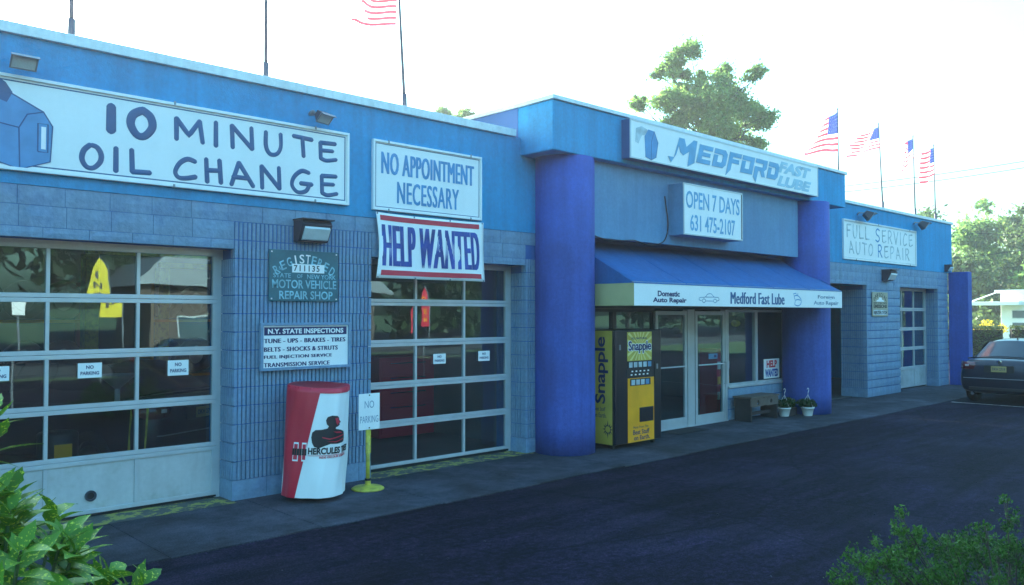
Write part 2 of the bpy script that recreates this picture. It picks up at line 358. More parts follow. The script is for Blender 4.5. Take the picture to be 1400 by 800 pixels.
def catmull(pts, closed=False, n=6):
    P=[Vector((p[0],p[1],0)) for p in pts]; out=[]; k=len(P)
    rngi = range(k if closed else k-1)
    for i in rngi:
        p0=P[(i-1)%k] if closed or i>0 else P[i]; p1=P[i]; p2=P[(i+1)%k]; p3=P[(i+2)%k] if closed or i+2<k else P[(i+1)%k]
        for j in range(n):
            t=j/n; out.append(.5*((2*p1)+(p2-p0)*t+(2*p0-5*p1+4*p2-p3)*t*t+(3*p1-p0-3*p2+p3)*t**3))
    if closed: out.append(out[0].copy())
    else: out.append(P[-1])
    return [(p.x,p.y) for p in out]
# hand-lettered strokes in a unit box: (smooth?, points)
GL = {
 '1':[(0,[(.42,1),(.58,0)])], 'I':[(0,[(.5,1),(.55,0)])],
 '0':[(2,[(.5,1),(.12,.78),(.03,.4),(.3,.03),(.65,.03),(.97,.4),(.9,.78),(.62,.98)])],
 'O':[(1,[(.42,.98),(.12,.72),(.03,.35),(.25,.04),(.6,.02),(.92,.3),(.97,.62),(.78,.9),(.52,.98)])],
 'M':[(0,[(.06,0),(.05,.97)]),(0,[(.05,.97),(.5,.25),(.88,1)]),(0,[(.88,1),(1,0)])],
 'N':[(0,[(.08,0),(.04,.97)]),(0,[(.04,.97),(.92,.05)]),(0,[(.92,.05),(.88,1)])],
 'U':[(1,[(.05,1),(.06,.35),(.3,.02),(.7,.06),(.93,.4),(.92,1)])],
 'T':[(0,[(0,1),(1,.95)]),(0,[(.48,.97),(.55,0)])],
 'E':[(0,[(.95,.98),(.12,.93)]),(0,[(.12,.93),(.15,.08)]),(1,[(.13,.1),(.45,0),(1,.12)]),(0,[(.15,.52),(.8,.56)])],
 'L':[(0,[(.08,1),(.12,.02)]),(0,[(.12,.02),(1,.06)])],
 'C':[(1,[(.95,.92),(.6,1),(.25,.75),(.05,.3),(.2,.03),(.55,.03),(.98,.15)])],
 'H':[(0,[(.08,.98),(.15,0)]),(0,[(.85,1),(.95,.02)]),(0,[(.1,.5),(.9,.55)])],
 'A':[(0,[(.03,0),(.35,1)]),(0,[(.35,1),(1,.02)]),(0,[(.1,.35),(.8,.35)])],
 'G':[(1,[(.85,.95),(.5,1),(.15,.7),(.04,.3),(.3,.0),(.7,.08),(.88,.4)]),(0,[(.45,.42),(1,.42)])],
 'F':[(0,[(1,1),(.1,.96)]),(0,[(.1,.96),(.12,0)]),(0,[(.12,.52),(.75,.55)])],
 'S':[(1,[(.9,.9),(.5,1),(.12,.8),(.3,.55),(.75,.42),(.9,.18),(.5,0),(.05,.1)])],
 'R':[(0,[(.1,0),(.1,1)]),(1,[(.1,.98),(.6,1),(.85,.75),(.55,.5),(.12,.48)]),(0,[(.4,.48),(.95,0)])],
 'V':[(0,[(0,1),(.5,0)]),(0,[(.5,0),(1,1)])],
 'P':[(0,[(.1,0),(.1,1)]),(1,[(.1,.98),(.65,1),(.9,.75),(.55,.48),(.12,.45)])],
}
def hand(ch, x0,x1,z0,z1,y, rad, m, parent, label=None):
    mb=MB(); r=rad
    for k,(sm,pts) in enumerate(GL[ch]):
        pp=catmull(pts, False) if sm else [(pts[0][0]+(pts[-1][0]-pts[0][0])*i/6, pts[0][1]+(pts[-1][1]-pts[0][1])*i/6) for i in range(7)] if len(pts)==2 else sum([[(a[0]+(b[0]-a[0])*i/6,a[1]+(b[1]-a[1])*i/6) for i in range(6)] for a,b in zip(pts,pts[1:])],[])+[pts[-1]]
        if ch=='0' : pp=catmull(pts, True)
        W=[]; 
        for u,v in pp: W.append((x0+r+(x1-x0-2*r)*u, y, z0+r+(z1-z0-2*r)*v))
        rr=[r*(.96+.07*math.sin(i*.22+k)) for i in range(len(W))]
        # round ends
        a=Vector(W[0]); b=Vector(W[1]); d=(a-b).normalized(); W=[tuple(a+d*r*.75),tuple(a+d*r*.5)]+W; rr=[r*.15,r*.66]+rr
        a=Vector(W[-1]); b=Vector(W[-2]); d=(a-b).normalized(); W=W+[tuple(a+d*r*.5),tuple(a+d*r*.75)]; rr=rr+[r*.66,r*.15]
        mb.tube(W, rr, 8, True, flat=(0,1,0,.004+.0008*k))
    o=obj('letter', mb, m, parent, smooth=True)
    return o

# ------------------------------------------------------------------ the ground
g=MB(); g.quad((-700,-700,-.03),(900,-700,-.03),(900,900,-.03),(-700,900,-.03)); struct('ground', g, M['grass'])
g=MB(); g.quad((-40,-14,-.012),(38.6,-14,-.012),(38.6,8.9,-.012),(-40,8.9,-.012)); struct('parking_lot', g, M['asphalt'])
g=MB(); g.quad((26.1,8.9,-.012),(38.6,8.9,-.012),(38.6,30,-.012),(26.1,30,-.012)); struct('side_parking_lot', g, M['asphalt'])
g=MB(); g.box(-90,120,-26,-16,-.13,-.026); struct('road', g, M['road'])
g=MB(); g.quad((-90,-60,-.02),(130,-60,-.02),(130,-26,-.02),(-90,-26,-.02)); struct('far_parking_lot', g, M['asphalt'])
g=MB(); g.box(-90,120,-16,-15.85,-.1,.08); struct('kerb', g, M['concrete'])
# the concrete apron, slab by slab
apron=bpy.data.objects.new('pavement',None); COL.objects.link(apron); apron.location=(12,8,0); WORLD[apron.name]=Vector((12,8,0)); apron['kind']='structure'
b=MB(); b.quad((-2,7.06,-.008),(26.2,7.06,-.008),(26.2,9.1,-.008),(-2,9.1,-.008)); obj('joint_bed', b, M['cjoint'], apron)
xs=[-2,-.4,1.3,2.75,4.2,5.7,7.2,8.8,10.3,11.8,13.3,14.8,16.3,17.8,19.4,21.0,22.6,24.3,26.2]
for i in range(len(xs)-1):
    b=MB(); e0=random.uniform(-.03,.03); e1=random.uniform(-.03,.03); a0,a1=xs[i]+.006,xs[i+1]-.006
    y1=9.04
    b.add([(a0,7.05+e0,-.02),(a1,7.05+e1,-.02),(a1,y1,-.02),(a0,y1,-.02),(a0,7.05+e0,0),(a1,7.05+e1,0),(a1,y1,0),(a0,y1,0)],[(0,3,2,1),(4,5,6,7),(0,1,5,4),(1,2,6,5),(2,3,7,6),(3,0,4,7)])
    obj('slab', b, M['concrete'], apron)
def sheet(name,x0,x1,y0,y1,z,m,lab=None):
    b=MB(); b.quad((x0,y0,z),(x1,y0,z),(x1,y1,z),(x0,y1,z)); return struct(name,b,m)
sheet('painted_threshold',1.4,4.06,8.56,8.99,.005,M['yellowworn'])
sheet('painted_threshold',5.84,8.66,8.60,8.99,.005,M['yellowworn'])
sheet('parking_line',20.8,20.9,1.2,6.95,-.007,M['whiteworn'])

# ------------------------------------------------------------------ the building
D=8.67
B=thing('auto_shop_building','long single-storey blue painted block auto shop with garage doors and a projecting centre','building',(12,10,0))
def wall(name,x0,x1,y0,y1,z0,z1,m,bevel=0,parent=None): b=MB(); b.box(x0,x1,y0,y1,z0,z1); return obj(name,b,m,parent or B,bevel=bevel)
CH=.2032
def rib_block(wd, h=CH, ribs=True, depth=.10, facing=True):
    mb=MB(); j=.006 if ribs is True else .0025; a,c=j,wd-j; z0,z1=j,h-j
    if ribs=='raked': a,c=.0008,wd-.0008; z0,z1=.010,h-.010
    if ribs=='raked': ribs=False
    if not ribs:
        # rough face: a small displaced grid
        nx,nz=4,2; vs=[];fs=[]
        for iz in range(nz+1):
            for ix in range(nx+1):
                x=a+(c-a)*ix/nx; z=z0+(z1-z0)*iz/nz; edge = ix in (0,nx) or iz in (0,nz)
                vs.append((x, (.004 if edge else -random.uniform(.0,.007)), z))
        for iz in range(nz):
            for ix in range(nx): q=iz*(nx+1)+ix; fs.append((q,q+1,q+nx+2,q+nx+1))
        mb.add(vs,fs); mb.add([(a,.004,z0),(c,.004,z0),(c,.004,z1),(a,.004,z1),(a,depth,z0),(c,depth,z0),(c,depth,z1),(a,depth,z1)],[(0,1,5,4),(1,2,6,5),(2,3,7,6),(3,0,4,7)])
        return mb
    n=max(1,round(wd/.0508)); p=wd/n; prof=[]
    for i in range(n):
        s=i*p; l=max(a,s+.0085); r=min(c,s+p-.0085)
        prof+= [(l-.002,.024),(l,.001),((l+r)/2,-.001),(r,.001),(r+.002,.024)] if True else []
    prof[0]=(a,.024) if prof[0][0]<a else prof[0]
    k=len(prof); vs=[(x,y,z0) for x,y in prof]+[(x,y,z1) for x,y in prof]; fs=[(i,i+1,i+k+1,i+k) for i in range(k-1)]
    mb.add(vs,fs)
    # top and bottom closing strips and the body behind
    for zz,o in ((z0,1),(z1,0)):
        vs=[(x,y,zz) for x,y in prof]+[(x,.036,zz) for x,y in prof]; mb.add(vs,[(i,i+1,i+k+1,i+k) for i in range(k-1)])
    mb.box(a,c,.036,depth,z0,z1)
    return mb
BM={}
def bdata(wd,h,ribs):
    key=(round(wd,3),round(h,3),ribs, random.randrange(3) if ribs is not True else 0)
    if key not in BM: BM[key]=data('block', rib_block(wd,h,ribs), M['block'])
    return BM[key]
SIDE='side'
def lay(parent, x0,x1,z0,ncourse,ribs=True,y=D,h=CH,axis='x',stuff=None,start=0):
    # courses in running bond; axis 'x': face on Y=y; axis 'y-': face on X=const looking to -X (x0,x1 then are Y values)
    for c in range(ncourse):
        z=z0+c*h; off=.2032 if (c+start)%2 else 0.; x=x0; first=True
        while x<x1-1e-3:
            wd=.4064
            if first and off: wd=off
            first=False
            if x+wd>x1-.08: wd=x1-x
            dx=random.uniform(-.0015,.0015)
            if stuff is not None:
                mb=rib_block(wd,h,ribs); rot = axis!='x'
                if axis=='x': vs=[(x+p[0], y+p[1]+dx, z+p[2]) for p in mb.v]
                else: vs=[(y+p[1]+dx, x1-(x-x0)-p[0], z+p[2]) for p in mb.v]
                stuff.add(vs, mb.f)
            else:
                me=bdata(wd,h,ribs)
                if axis=='x': inst('block', me, (x,y+dx,z), parent)
                else: inst('block', me, (y+dx,x1-(x-x0),z), parent, rotz=-math.pi/2)
            x+=wd
def pier(name,x0,x1,nc=14,parent=None):
    p=obj('pier', MB().box(x0+.02,x1-.02,D+.026,9.34,0,2.76), M['mortar'], B); return p
P1=pier('pier',4.06,5.84); P2=pier('pier',8.56,9.0); P0=pier('pier',-1.7,1.35)
# pier 1
lay(P1,4.05,5.85,0,1,False,h=.22); lay(P1,4.05,5.85,.22,14,True)
lay(P1,D+.012,9.05,0,1,False,y=4.05,h=.22,axis='y'); lay(P1,D+.012,9.05,.22,12,True,y=4.05,axis='y')
lay(P2,8.55,8.96,0,1,False,h=.22); lay(P2,8.55,8.96,.22,13,True)
s=MB(); lay(None,D+.012,9.05,0,1,False,y=8.55,h=.22,axis='y',stuff=s); lay(None,D+.012,9.05,.22,12,True,y=8.55,axis='y',stuff=s); obj('return_blocks', s, M['block'], P2, kind='stuff')
s=MB(); lay(None,-1.7,1.35,0,1,False,h=.22,stuff=s); lay(None,-1.7,1.35,.22,14,True,stuff=s); obj('pier_blocks', s, M['block'], P0, kind='stuff')
# masonry band above the doors
band=obj('masonry_band', MB().box(-1.7,8.96,D+.014,9.0,2.77,3.25), M['mortar'], B)
lay(band,-.9,8.96,3.0648,1,False,h=.183)
for a,b_ in ((1.35,4.05),(5.85,8.55)):
    lay(band,a,b_,2.8616,1,False,start=1); lay(band,a,b_,2.76,1,False,h=.1016)
UW=wall('upper_wall',-1.7,8.42,D-.006,8.9,3.25,4.63,M['azure'])
wall('upper_wall',8.42,8.9,D-.006,8.95,3.25,4.62,M['azure'])
for a,b_ in ((-1.7,1.2),(1.205,4.9),(4.905,8.31)): wall('coping',a,b_,D-.05,9.05,4.63,4.735,M['coping'],.006)
# centre block
wall('fascia',8.43,17.70,8.0,9.95,4.37,5.09,M['fascia'],.015)
wall('parapet_side',8.424,8.43,8.71,9.94,4.55,5.085,M['dullblue'])
wall('coping',8.40,17.73,7.965,8.20,5.09,5.15,M['coping'],.005)
wall('coping',8.40,8.62,8.20,9.97,5.09,5.15,M['coping'],.005)
wall('coping',17.5,17.73,8.20,9.97,5.09,5.15,M['coping'],.005)
wall('roof_slab',8.6,17.6,8.3,20,4.9,5.0,M['roof'])
wall('cladding_panel',9.2,15.83,8.15,8.21,3.205,4.368,M['panelblue'],.004)
wall('back_wall_strip',8.97,16.9,8.74,8.95,2.14,4.37,M['dullblue'])
wall('rear_panel_support',9.3,15.7,8.22,8.73,3.26,3.30,M['dullblue'])
for cx,cy,r in ((9.128,8.426,.452),(16.435,8.30,.485)):
    b=MB(); b.lathe([(r,0),(r+.001,.4),(r,1.5),(r,3),(r,4.372)],(cx,cy,0),48); obj('round_column',b,M['violet'],B,smooth=True)
# right wing
P3=pier('pier',20.3,22.33); P4=pier('pier',25.04,25.85)
for P,a,b_ in ((P3,20.3,22.35),(P4,25.04,25.85)):
    lay(P,a,b_,0,1,'raked',h=.22); lay(P,a,b_,.22,12 if P is P3 else 14,'raked')
    s=MB(); lay(None,D+.012,9.05 if a>24 else 9.34,0,1,False,y=a,h=.22,axis='y',stuff=s); lay(None,D+.012,9.05 if a>24 else 9.34,.22,12,True,y=a,axis='y',stuff=s); obj('return_blocks', s, M['block'], P, kind='stuff')
band2=obj('masonry_band', MB().box(17.0,25.83,D+.014,9.0,2.77,3.25), M['mortar'], B)
s=MB(); lay(None,17.0,25.85,3.0648,1,False,h=.183,stuff=s)
for a,b_ in ((17.0,20.3),(22.35,25.04)): lay(None,a,b_,2.8616,1,False,stuff=s,start=1); lay(None,a,b_,2.76,1,False,h=.1016,stuff=s)
lay(None,20.3,22.35,2.6584,2,False,stuff=s)
obj('band_blocks', s, M['block'], band2, kind='stuff')
wall('upper_wall',16.9,26.17,D-.006,8.9,3.25,4.68,M['azure'])
for a,b_ in ((17.72,21.3),(21.305,26.22)): wall('coping',a,b_,D-.05,9.0,4.68,4.75,M['coping'],.005)
wall('wing_wall',25.852,26.17,8.13,8.66,0,3.27,M['violet'],.012)
wall('end_wall',25.9,26.17,8.90,20,0,4.68,M['azure'])
wall('end_wall',-1.9,-1.7,8.7,20,0,4.6,M['azure'])
wall('rear_wall',-1.9,26.17,20,20.2,0,4.6,M['int'])
wall('roof_slab',-1.7,8.6,8.95,20,4.40,4.52,M['roof']); wall('roof_slab',17.6,26.0,8.95,20,4.42,4.54,M['roof'])
wall('interior_floor',-1.7,26.0,9.06,20,-.02,.01,M['intfloor'])
for k,x in enumerate((.9,3.6,6.5)):
    o=thing('tire_rack',['tire rack at the back left of the first bay','tire rack at the back of the bays behind the pier','tire rack at the back of the second bay'][k],'tire rack',(x,15.5,.01)); obj('rack_frame',MB().box(x-.9,x+.9,15.2,15.9,.9,.95).box(x-.9,x+.9,15.2,15.9,1.9,1.95).box(x-.95,x-.9,15.2,15.9,.01,2.6).box(x+.9,x+.95,15.2,15.9,.01,2.6),M['vyellow'],o)
    for q in range(3):
        for zz in (.95,1.95):
            tb_=MB(); tb_.lathe([(.18,-.1),(.31,-.1),(.33,0),(.31,.1),(.18,.1)],(0,0,0),20,False); tb_.v=[(a+x-.6+.6*q,c+15.5,b_+zz+.33) for a,b_,c in tb_.v]; obj('tire',tb_,M['rubber'],o,smooth=True)
for x in (9.0,17.1): wall('partition_wall',x-.06,x+.06,9.0,20,.01,4.4,M['int'])
wall('partition_wall',9.07,17.03,13,13.1,.01,4.3,M['int'])
wall('ceiling_panel',9.07,17.03,8.96,13,2.9,2.94,M['int'])

# sectional garage doors
def garage_door(x0,x1,secs,solid_bottom,glz,stiles,label=None,bulge=0,broken=False):
    g=obj('garage_door', MB().box(x0-.06,x0,9.0,9.08,0,2.78).box(x1,x1+.06,9.0,9.08,0,2.78).box(x0,x1,9.0,9.08,2.715,2.78), M['alu'], B)
    if label: g['label']=label
    zs=secs
    n=len(zs)-1
    for i in range(n):
        z0,z1=zs[i],zs[i+1]
        for a,b_,q in ((z0+.002,z0+.045,0),(z1-.045,z1-.002,1)):
            r=MB().box(x0,x1,9.0-.004*q,9.045,a,b_); obj('rail', r, M['alu'], g, bevel=.003)
        for k in range(stiles+1):
            xx=x0+(x1-x0)*k/stiles; hw=.030 if k in (0,stiles) else .017
            xa=max(x0,xx-hw if k else x0); xb=min(x1,xx+hw if k<stiles else x1)
            if k==0: xb=x0+.05
            if k==stiles: xa=x1-.05
            obj('stile', MB().box(xa,xb,8.998,9.043,z0+.046,z1-.046), M['alu'], g)
        for k in range(stiles):
            xa=x0+(x1-x0)*k/stiles+(.05 if k==0 else .018); xb=x0+(x1-x0)*(k+1)/stiles-(.05 if k==stiles-1 else .018)
            if i==0 and solid_bottom:
                obj('panel', MB().box(xa,xb,9.012,9.03,z0+.046,z1-.046), M['alupanel'], g, bevel=.002)
            else:
                t=random.uniform(-.004,.004); u=random.uniform(-.004,.004)
                p=MB().add([(xa,9.02+t,z0+.046),(xb,9.02-t,z0+.046),(xb,9.02-t+u,z1-.046),(xa,9.02+t+u,z1-.046)],[(0,1,2,3)])
                obj('pane', p, glz, g)
    obj('weather_strip', MB().box(x0,x1,8.99,9.05,.015,zs[0]+.001), M['rubber'], g)
    return g
Z1=[.03,.575,1.095,1.64,2.205,2.735]
g1=garage_door(1.44,4.01,Z1,True,M['glass'],3)
# hole in the bottom panel
obj('vent_ring', MB().lathe([(.055,0),(.055,.02),(.035,.02),(.035,0)],(0,0,0),24,False), M['darkalu'], g1)
vr=bpy.data.objects['vent_ring']; vr.rotation_euler.x=R(90); vr.location=Vector((2.713,9.012,.21))-WORLD[g1.name]
obj('vent_hole', MB().lathe([(.036,0),(.036,.004)],(0,0,0),20), M['black'], g1)
vh=bpy.data.objects['vent_hole']; vh.rotation_euler.x=R(90); vh.location=Vector((2.713,9.011,.21))-WORLD[g1.name]
g2=garage_door(5.93,8.50,[.04,.60,1.11,1.66,2.20,2.735],False,M['glass'],3)
g3=garage_door(22.45,25.0,[.03,.56,1.10,1.64,2.18,2.735],True,M['glass'],3)

# storefront
SF=obj('storefront', MB().box(9.5,16.4,8.70,8.80,2.135,2.20).box(9.5,9.58,8.70,8.80,0,2.135), M['darkalu'], B)
def frame(x0,x1,z0,z1,t,y0,y1,m,name,parent,tb=None):
    tb=tb or t; b=MB(); b.box(x0,x0+t,y0,y1,z0,z1); b.box(x1-t,x1,y0,y1,z0,z1); b.box(x0+t,x1-t,y0,y1,z0,z0+tb); b.box(x0+t,x1-t,y0,y1,z1-t,z1)
    return obj(name,b,m,parent,bevel=.003)
for a,b_ in ((9.58,10.62),(10.62,11.72)):
    f=frame(a,b_,.06,2.13,.05,8.69,8.77,M['darkalu'],'shop_window',B); obj('pane',MB().quad((a+.05,8.73,.11),(b_-.05,8.73,.11),(b_-.05,8.73,2.08),(a+.05,8.73,2.08)),M['shopglass'],f)
def entry(x0,x1):
    f=frame(x0,x1,.02,2.10,.07,8.70,8.745,M['alu'],'entry_door',B,tb=.16)
    obj('pane',MB().quad((x0+.07,8.722,.18),(x1-.07,8.722,.18),(x1-.07,8.722,2.03),(x0+.07,8.722,2.03)),M['shopglass'],f)
    obj('push_bar',MB().tube([(x0+.07,8.68,1.10),(x1-.07,8.68,1.10)],.014,8),M['alu'],f)
    return f
e1=entry(11.76,12.70)
obj('pull_handle',MB().tube([(11.80,8.70,.98),(11.80,8.65,.98),(11.80,8.65,1.28),(11.80,8.70,1.28)],.012,8),M['alu'],e1)
wall('door_mullion',12.71,12.93,8.69,8.80,.0,2.13,M['alu'],.004)
wall('door_mullion',12.935,12.96,8.705,8.79,.0,2.13,M['darkalu'])
e2=entry(12.97,13.96)
obj('pull_handle',MB().tube([(13.93,8.70,.72),(13.93,8.64,.72),(13.93,8.64,1.13),(13.93,8.70,1.13)],.014,8),M['alu'],e2)
wall('door_mullion',13.965,14.03,8.69,8.80,.0,2.13,M['alu'],.003)
for a,b_ in ((14.04,15.12),(15.12,16.32)):
    f=frame(a,b_,.655,2.13,.045,8.69,8.77,M['alu'],'shop_window',B); obj('pane',MB().quad((a+.045,8.73,.70),(b_-.045,8.73,.70),(b_-.045,8.73,2.085),(a+.045,8.73,2.085)),M['shopglass'],f)
wall('window_sill',14.035,16.3,8.655,8.80,.615,.655,M['alu'],.004)
bk=obj('bulkhead', MB().box(14.03,16.4,8.70,8.86,0,.61), M['mortar'], B)
lay(bk,14.04,16.3,0,3,'raked',y=8.68,h=.2035)
wall('door_sill',11.7,14.0,8.66,8.82,.0,.018,M['alu'])

# awning
A=thing('awning','sloped blue fabric awning with lettered white valance over the shop entrance','awning',(12.8,8.6,2.17))
x0,x1,yf,yb=9.5,16.18,7.41,8.66
b=MB(); n=24
for i in range(n+1):
    x=x0+(x1-x0)*i/n
    for j in range(7):
        t=j/6; sag=.02*math.sin(t*math.pi)+.006*math.sin(i*1.7)*math.sin(t*math.pi)
        b.v.append((x, yf+(yb-yf)*t, 2.50+(3.19-2.50)*t-sag))
for i in range(n):
    for j in range(6): q=i*7+j; b.f.append((q,q+7,q+8,q+1)); b.mi.append(0)
o=obj('canopy_top',b,M['awn'],A,smooth=True)
sm=o.modifiers.new('solid','SOLIDIFY'); sm.thickness=.004
for x in (x0,x1):
    obj('side_gusset',MB().add([(x,yf,2.50),(x,yb,2.50),(x,yb,3.19),(x+.004,yf,2.50),(x+.004,yb,2.50),(x+.004,yb,3.19)],[(0,1,2),(3,5,4),(0,3,4,1),(1,4,5,2),(2,5,3,0)]),M['awn'],A)
    obj('side_valance',MB().box(x-.002,x+.002,yf+.003,yb,2.17,2.497),M['awnside'],A)
V=obj('valance',MB().box(x0-.002,x1+.002,yf-.004,yf,2.17,2.5),M['signwhite'],A)
for zz in (2.17,2.5): obj('frame_bar',MB().tube([(x0,yf+.03,zz+.01),(x1,yf+.03,zz+.01)],.012,8),M['grey'],A)
for k in range(1,5):
    x=x0+(x1-x0)*k/5; obj('fabric_seam',MB().tube([(x,yf+(yb-yf)*j/6,2.50+(3.19-2.50)*j/6-.02*math.sin(j/6*math.pi)-.006*math.sin((24*k/5)*1.7)*math.sin(j/6*math.pi)+.004) for j in range(7)],.007,6),M['awn'],A)
obj('seam_trim',MB().tube([(x0,yf-.004,2.5),(x1,yf-.004,2.5)],.007,6),M['awn'],A)
yv=yf-.005
text('Domestic',fac(10.06,10.62,2.31,2.395,yv),M['navy'],V,.035,.002)
text('Auto Repair',fac(9.94,10.80,2.20,2.295,yv),M['navy'],V,.035,.002)
text('Medford Fast Lube',fac(12.06,13.86,2.215,2.415,yv),M['signblue'],V,.0,.002,space=1.06,fat=.005)
text('Foreign',fac(15.15,15.85,2.325,2.41,yv),M['faded_dark'],V,.02,.002)
text('Auto Repair',fac(14.98,16.02,2.205,2.30,yv),M['faded_dark'],V,.02,.002)
# car outline emblem
def line_art(name, strokes, fn, r, m, parent):
    mb=MB()
    for k,(sm,pts) in enumerate(strokes):
        pp=catmull(pts, sm==2) if sm else pts
        mb.tube([fn(u,v,0) for u,v in pp], r, 6, True, flat=(0,1,0,.0015+.0003*k))
    return obj(name, mb, m, parent)
f=fac(11.14,11.72,2.23,2.37,yv)
line_art('car_emblem',[(1,[(0,.3),(.05,.55),(.3,.62),(.42,.95),(.6,1),(.75,.65),(.95,.6),(1,.3)]),(0,[(0,.3),(.12,.2)]),(0,[(.35,.18),(.68,.18)]),(0,[(.9,.2),(1,.3)]),(0,[(.33,.62),(.75,.64)]),
   (2,[(.15,.2),(.24,.42),(.33,.2),(.24,0)]),(2,[(.7,.2),(.79,.42),(.88,.2),(.79,0)])],f,.006,M['faded_dark'],V)
f=fac(14.16,14.5,2.20,2.43,yv)
line_art('jug_emblem',[(2,[(.2,.75),(.6,.8),(.95,.5),(.9,.15),(.6,0),(.25,.1),(.3,.4)]),(0,[(.2,.75),(.1,.95),(.4,1),(.45,.8)]),(1,[(.35,.45),(.6,.5),(.9,.45)]),(0,[(.55,.8),(.6,1)])],f,.009,M['signmid'],V)

# ------------------------------------------------------------------ signs
def frame_sign(root,x0,x1,z0,z1,y,t,d,mf,mface,back=None):
    fb=obj('face', MB().box(x0+t*.6,x1-t*.6,y-d*.6,y,z0+t*.6,z1-t*.6), mface, root)
    for nm,a in (('frame',(x0,x1,z1-t,z1)),('frame',(x0,x1,z0,z0+t)),('frame',(x0,x0+t,z0+t,z1-t)),('frame',(x1-t,x1,z0+t,z1-t))):
        obj(nm, MB().box(a[0],a[1],y-d,y,a[2],a[3]), mf, root, bevel=.002)
    return fb
def outline(x0,x1,z0,z1,y,t,m,root,name='border_line'):
    b=MB(); b.box(x0,x1,y-.0015,y,z1-t,z1).box(x0,x1,y-.0015,y,z0,z0+t).box(x0,x0+t,y-.0015,y,z0+t,z1-t).box(x1-t,x1,y-.0015,y,z0+t,z1-t); return obj(name,b,m,root)
yw=D-.008
sg=thing('wall_sign','wide white sign reading 10 MINUTE OIL CHANGE beside a blue oil jug','sign',(3.6,yw,3.36))
frame_sign(sg,.15,5.478,3.365,4.245,yw,.03,.055,M['signwhite'],M['signwhite'])
ys=yw-.034
outline(.20,5.43,3.415,4.195,ys,.012,M['signblue'],sg)
for ch,a,b_,c,d in [('1',2.695,2.791,3.813,4.146),('0',2.881,3.189,3.805,4.150),('M',3.345,3.693,3.845,4.122),('I',3.766,3.855,3.832,4.139),('N',3.954,4.276,3.842,4.141),('U',4.355,4.615,3.826,4.125),('T',4.708,5.001,3.858,4.131),('E',5.031,5.328,3.848,4.119),
   ('O',2.449,2.686,3.440,3.721),('I',2.761,2.823,3.437,3.718),('L',2.900,3.149,3.445,3.721),('C',3.342,3.626,3.440,3.701),('H',3.666,3.908,3.432,3.733),('A',3.957,4.271,3.434,3.736),('N',4.306,4.610,3.434,3.739),('G',4.683,5.004,3.434,3.737),('E',5.053,5.341,3.436,3.728)]:
    hand(ch,a,b_,c,d,ys,(.047 if ch=='1' else .042 if ch=='0' else .026),M['signblue'],sg)
# plain jug emblem
f=lambda u,v,w=0:(1.66+u*.56, ys-w, 3.38+v*.70)
jb=MB(); jb.prism([(0,.12),(.52,.0),(.97,.14),(1.0,.62),(.86,.80),(.35,1.0),(.12,.98),(0,.8)],f,0,.004)
jug=obj('oil_jug_emblem',jb,M['signmid'],sg)
jb=MB(); jb.prism([(.83,.30),(.90,.30),(.90,.60),(.83,.60)],f,.0045,.006); obj('handle_gap',jb,M['signwhite'],sg)
line_art('emblem_outline',[(0,[(0,.12),(.52,.0),(.97,.14),(1.0,.62),(.86,.80),(.35,1.0),(.12,.98)]),(0,[(.52,0),(.50,.55),(.62,.74),(.86,.80)]),(0,[(.50,.55),(.05,.60)]),(0,[(.78,.26),(.93,.26),(.93,.64),(.78,.64),(.78,.26)])],lambda u,v,w:(f(u,v)[0],ys-.0062,f(u,v)[2]),.006,M['signblue'],sg)
jb=MB(); jb.prism([(.08,.92),(.32,.86),(.40,1.0),(.30,1.12),(-.05,1.3),(-.2,1.25)],f,.0,.006); obj('spout',jb,M['signblue'],sg)
for x in (1.2,3.35,5.0):
    for z in (3.372,4.238): obj('clip',MB().box(x,x+.02,yw-.062,yw-.0555,z-.02,z+.02),M['grey'],sg)

sg=thing('wall_sign','white sign reading NO APPOINTMENT NECESSARY above the banner by the second garage door','sign',(6.7,yw,3.35))
frame_sign(sg,5.83,7.635,3.35,4.235,yw,.028,.05,M['signwhite'],M['signwhite'])
ys=yw-.031; outline(5.87,7.595,3.39,4.195,ys,.008,M['signblue'],sg)
text('NO APPOINTMENT',fac(5.955,7.50,3.815,4.095,ys),M['signmid'],sg,.0,.003,space=1.10,fat=.006)
text('NECESSARY',fac(6.20,7.23,3.458,3.74,ys),M['signmid'],sg,.0,.003,space=1.10,fat=.006)
for x in (6.05,7.42):
    for z in (3.356,4.228): obj('clip',MB().box(x,x+.018,yw-.056,yw-.0505,z-.02,z+.02),M['grey'],sg)

# help wanted banner (hangs by its corners, rippled)
bn=thing('vinyl_banner','white vinyl banner reading HELP WANTED between red bars hung below the appointment sign','banner',(6.76,8.6,2.48))
def bfn(u,v,w=0):
    x=5.865+1.80*u; edge=(.035*math.sin(v*math.pi))*(1 if u<.5 else 0)*(1-2*u)
    x+=edge+ .02*(u-.5)*(1-v)
    z=2.495+.825*v-.02*math.sin(u*math.pi)*v*.6
    y=8.612-.022*math.sin(u*9+v*3)*(1-v*.6)-.012*math.sin(u*23+1)*(1-v)-.05*(1-v)*.3
    return (x,y-w,z)
b=MB(); nx,nz=40,14
for i in range(nx+1):
    for j in range(nz+1): b.v.append(bfn(i/nx,j/nz))
for i in range(nx):
    for j in range(nz): q=i*(nz+1)+j; b.f.append((q,q+nz+1,q+nz+2,q+1)); b.mi.append(0)
o=obj('vinyl_sheet',b,M['vinyl'],bn,smooth=True); o.modifiers.new('s','SOLIDIFY').thickness=.002
def warp_strip(u0,u1,v0,v1,fn,m,parent,name,off=.005,n=30):
    b=MB()
    for i in range(n+1):
        u=u0+(u1-u0)*i/n; b.v.append(fn(u,v0,off)); b.v.append(fn(u,v1,off))
    for i in range(n): b.f.append((2*i,2*i+2,2*i+3,2*i+1)); b.mi.append(0)
    o=obj(name,b,m,parent,smooth=True); return o
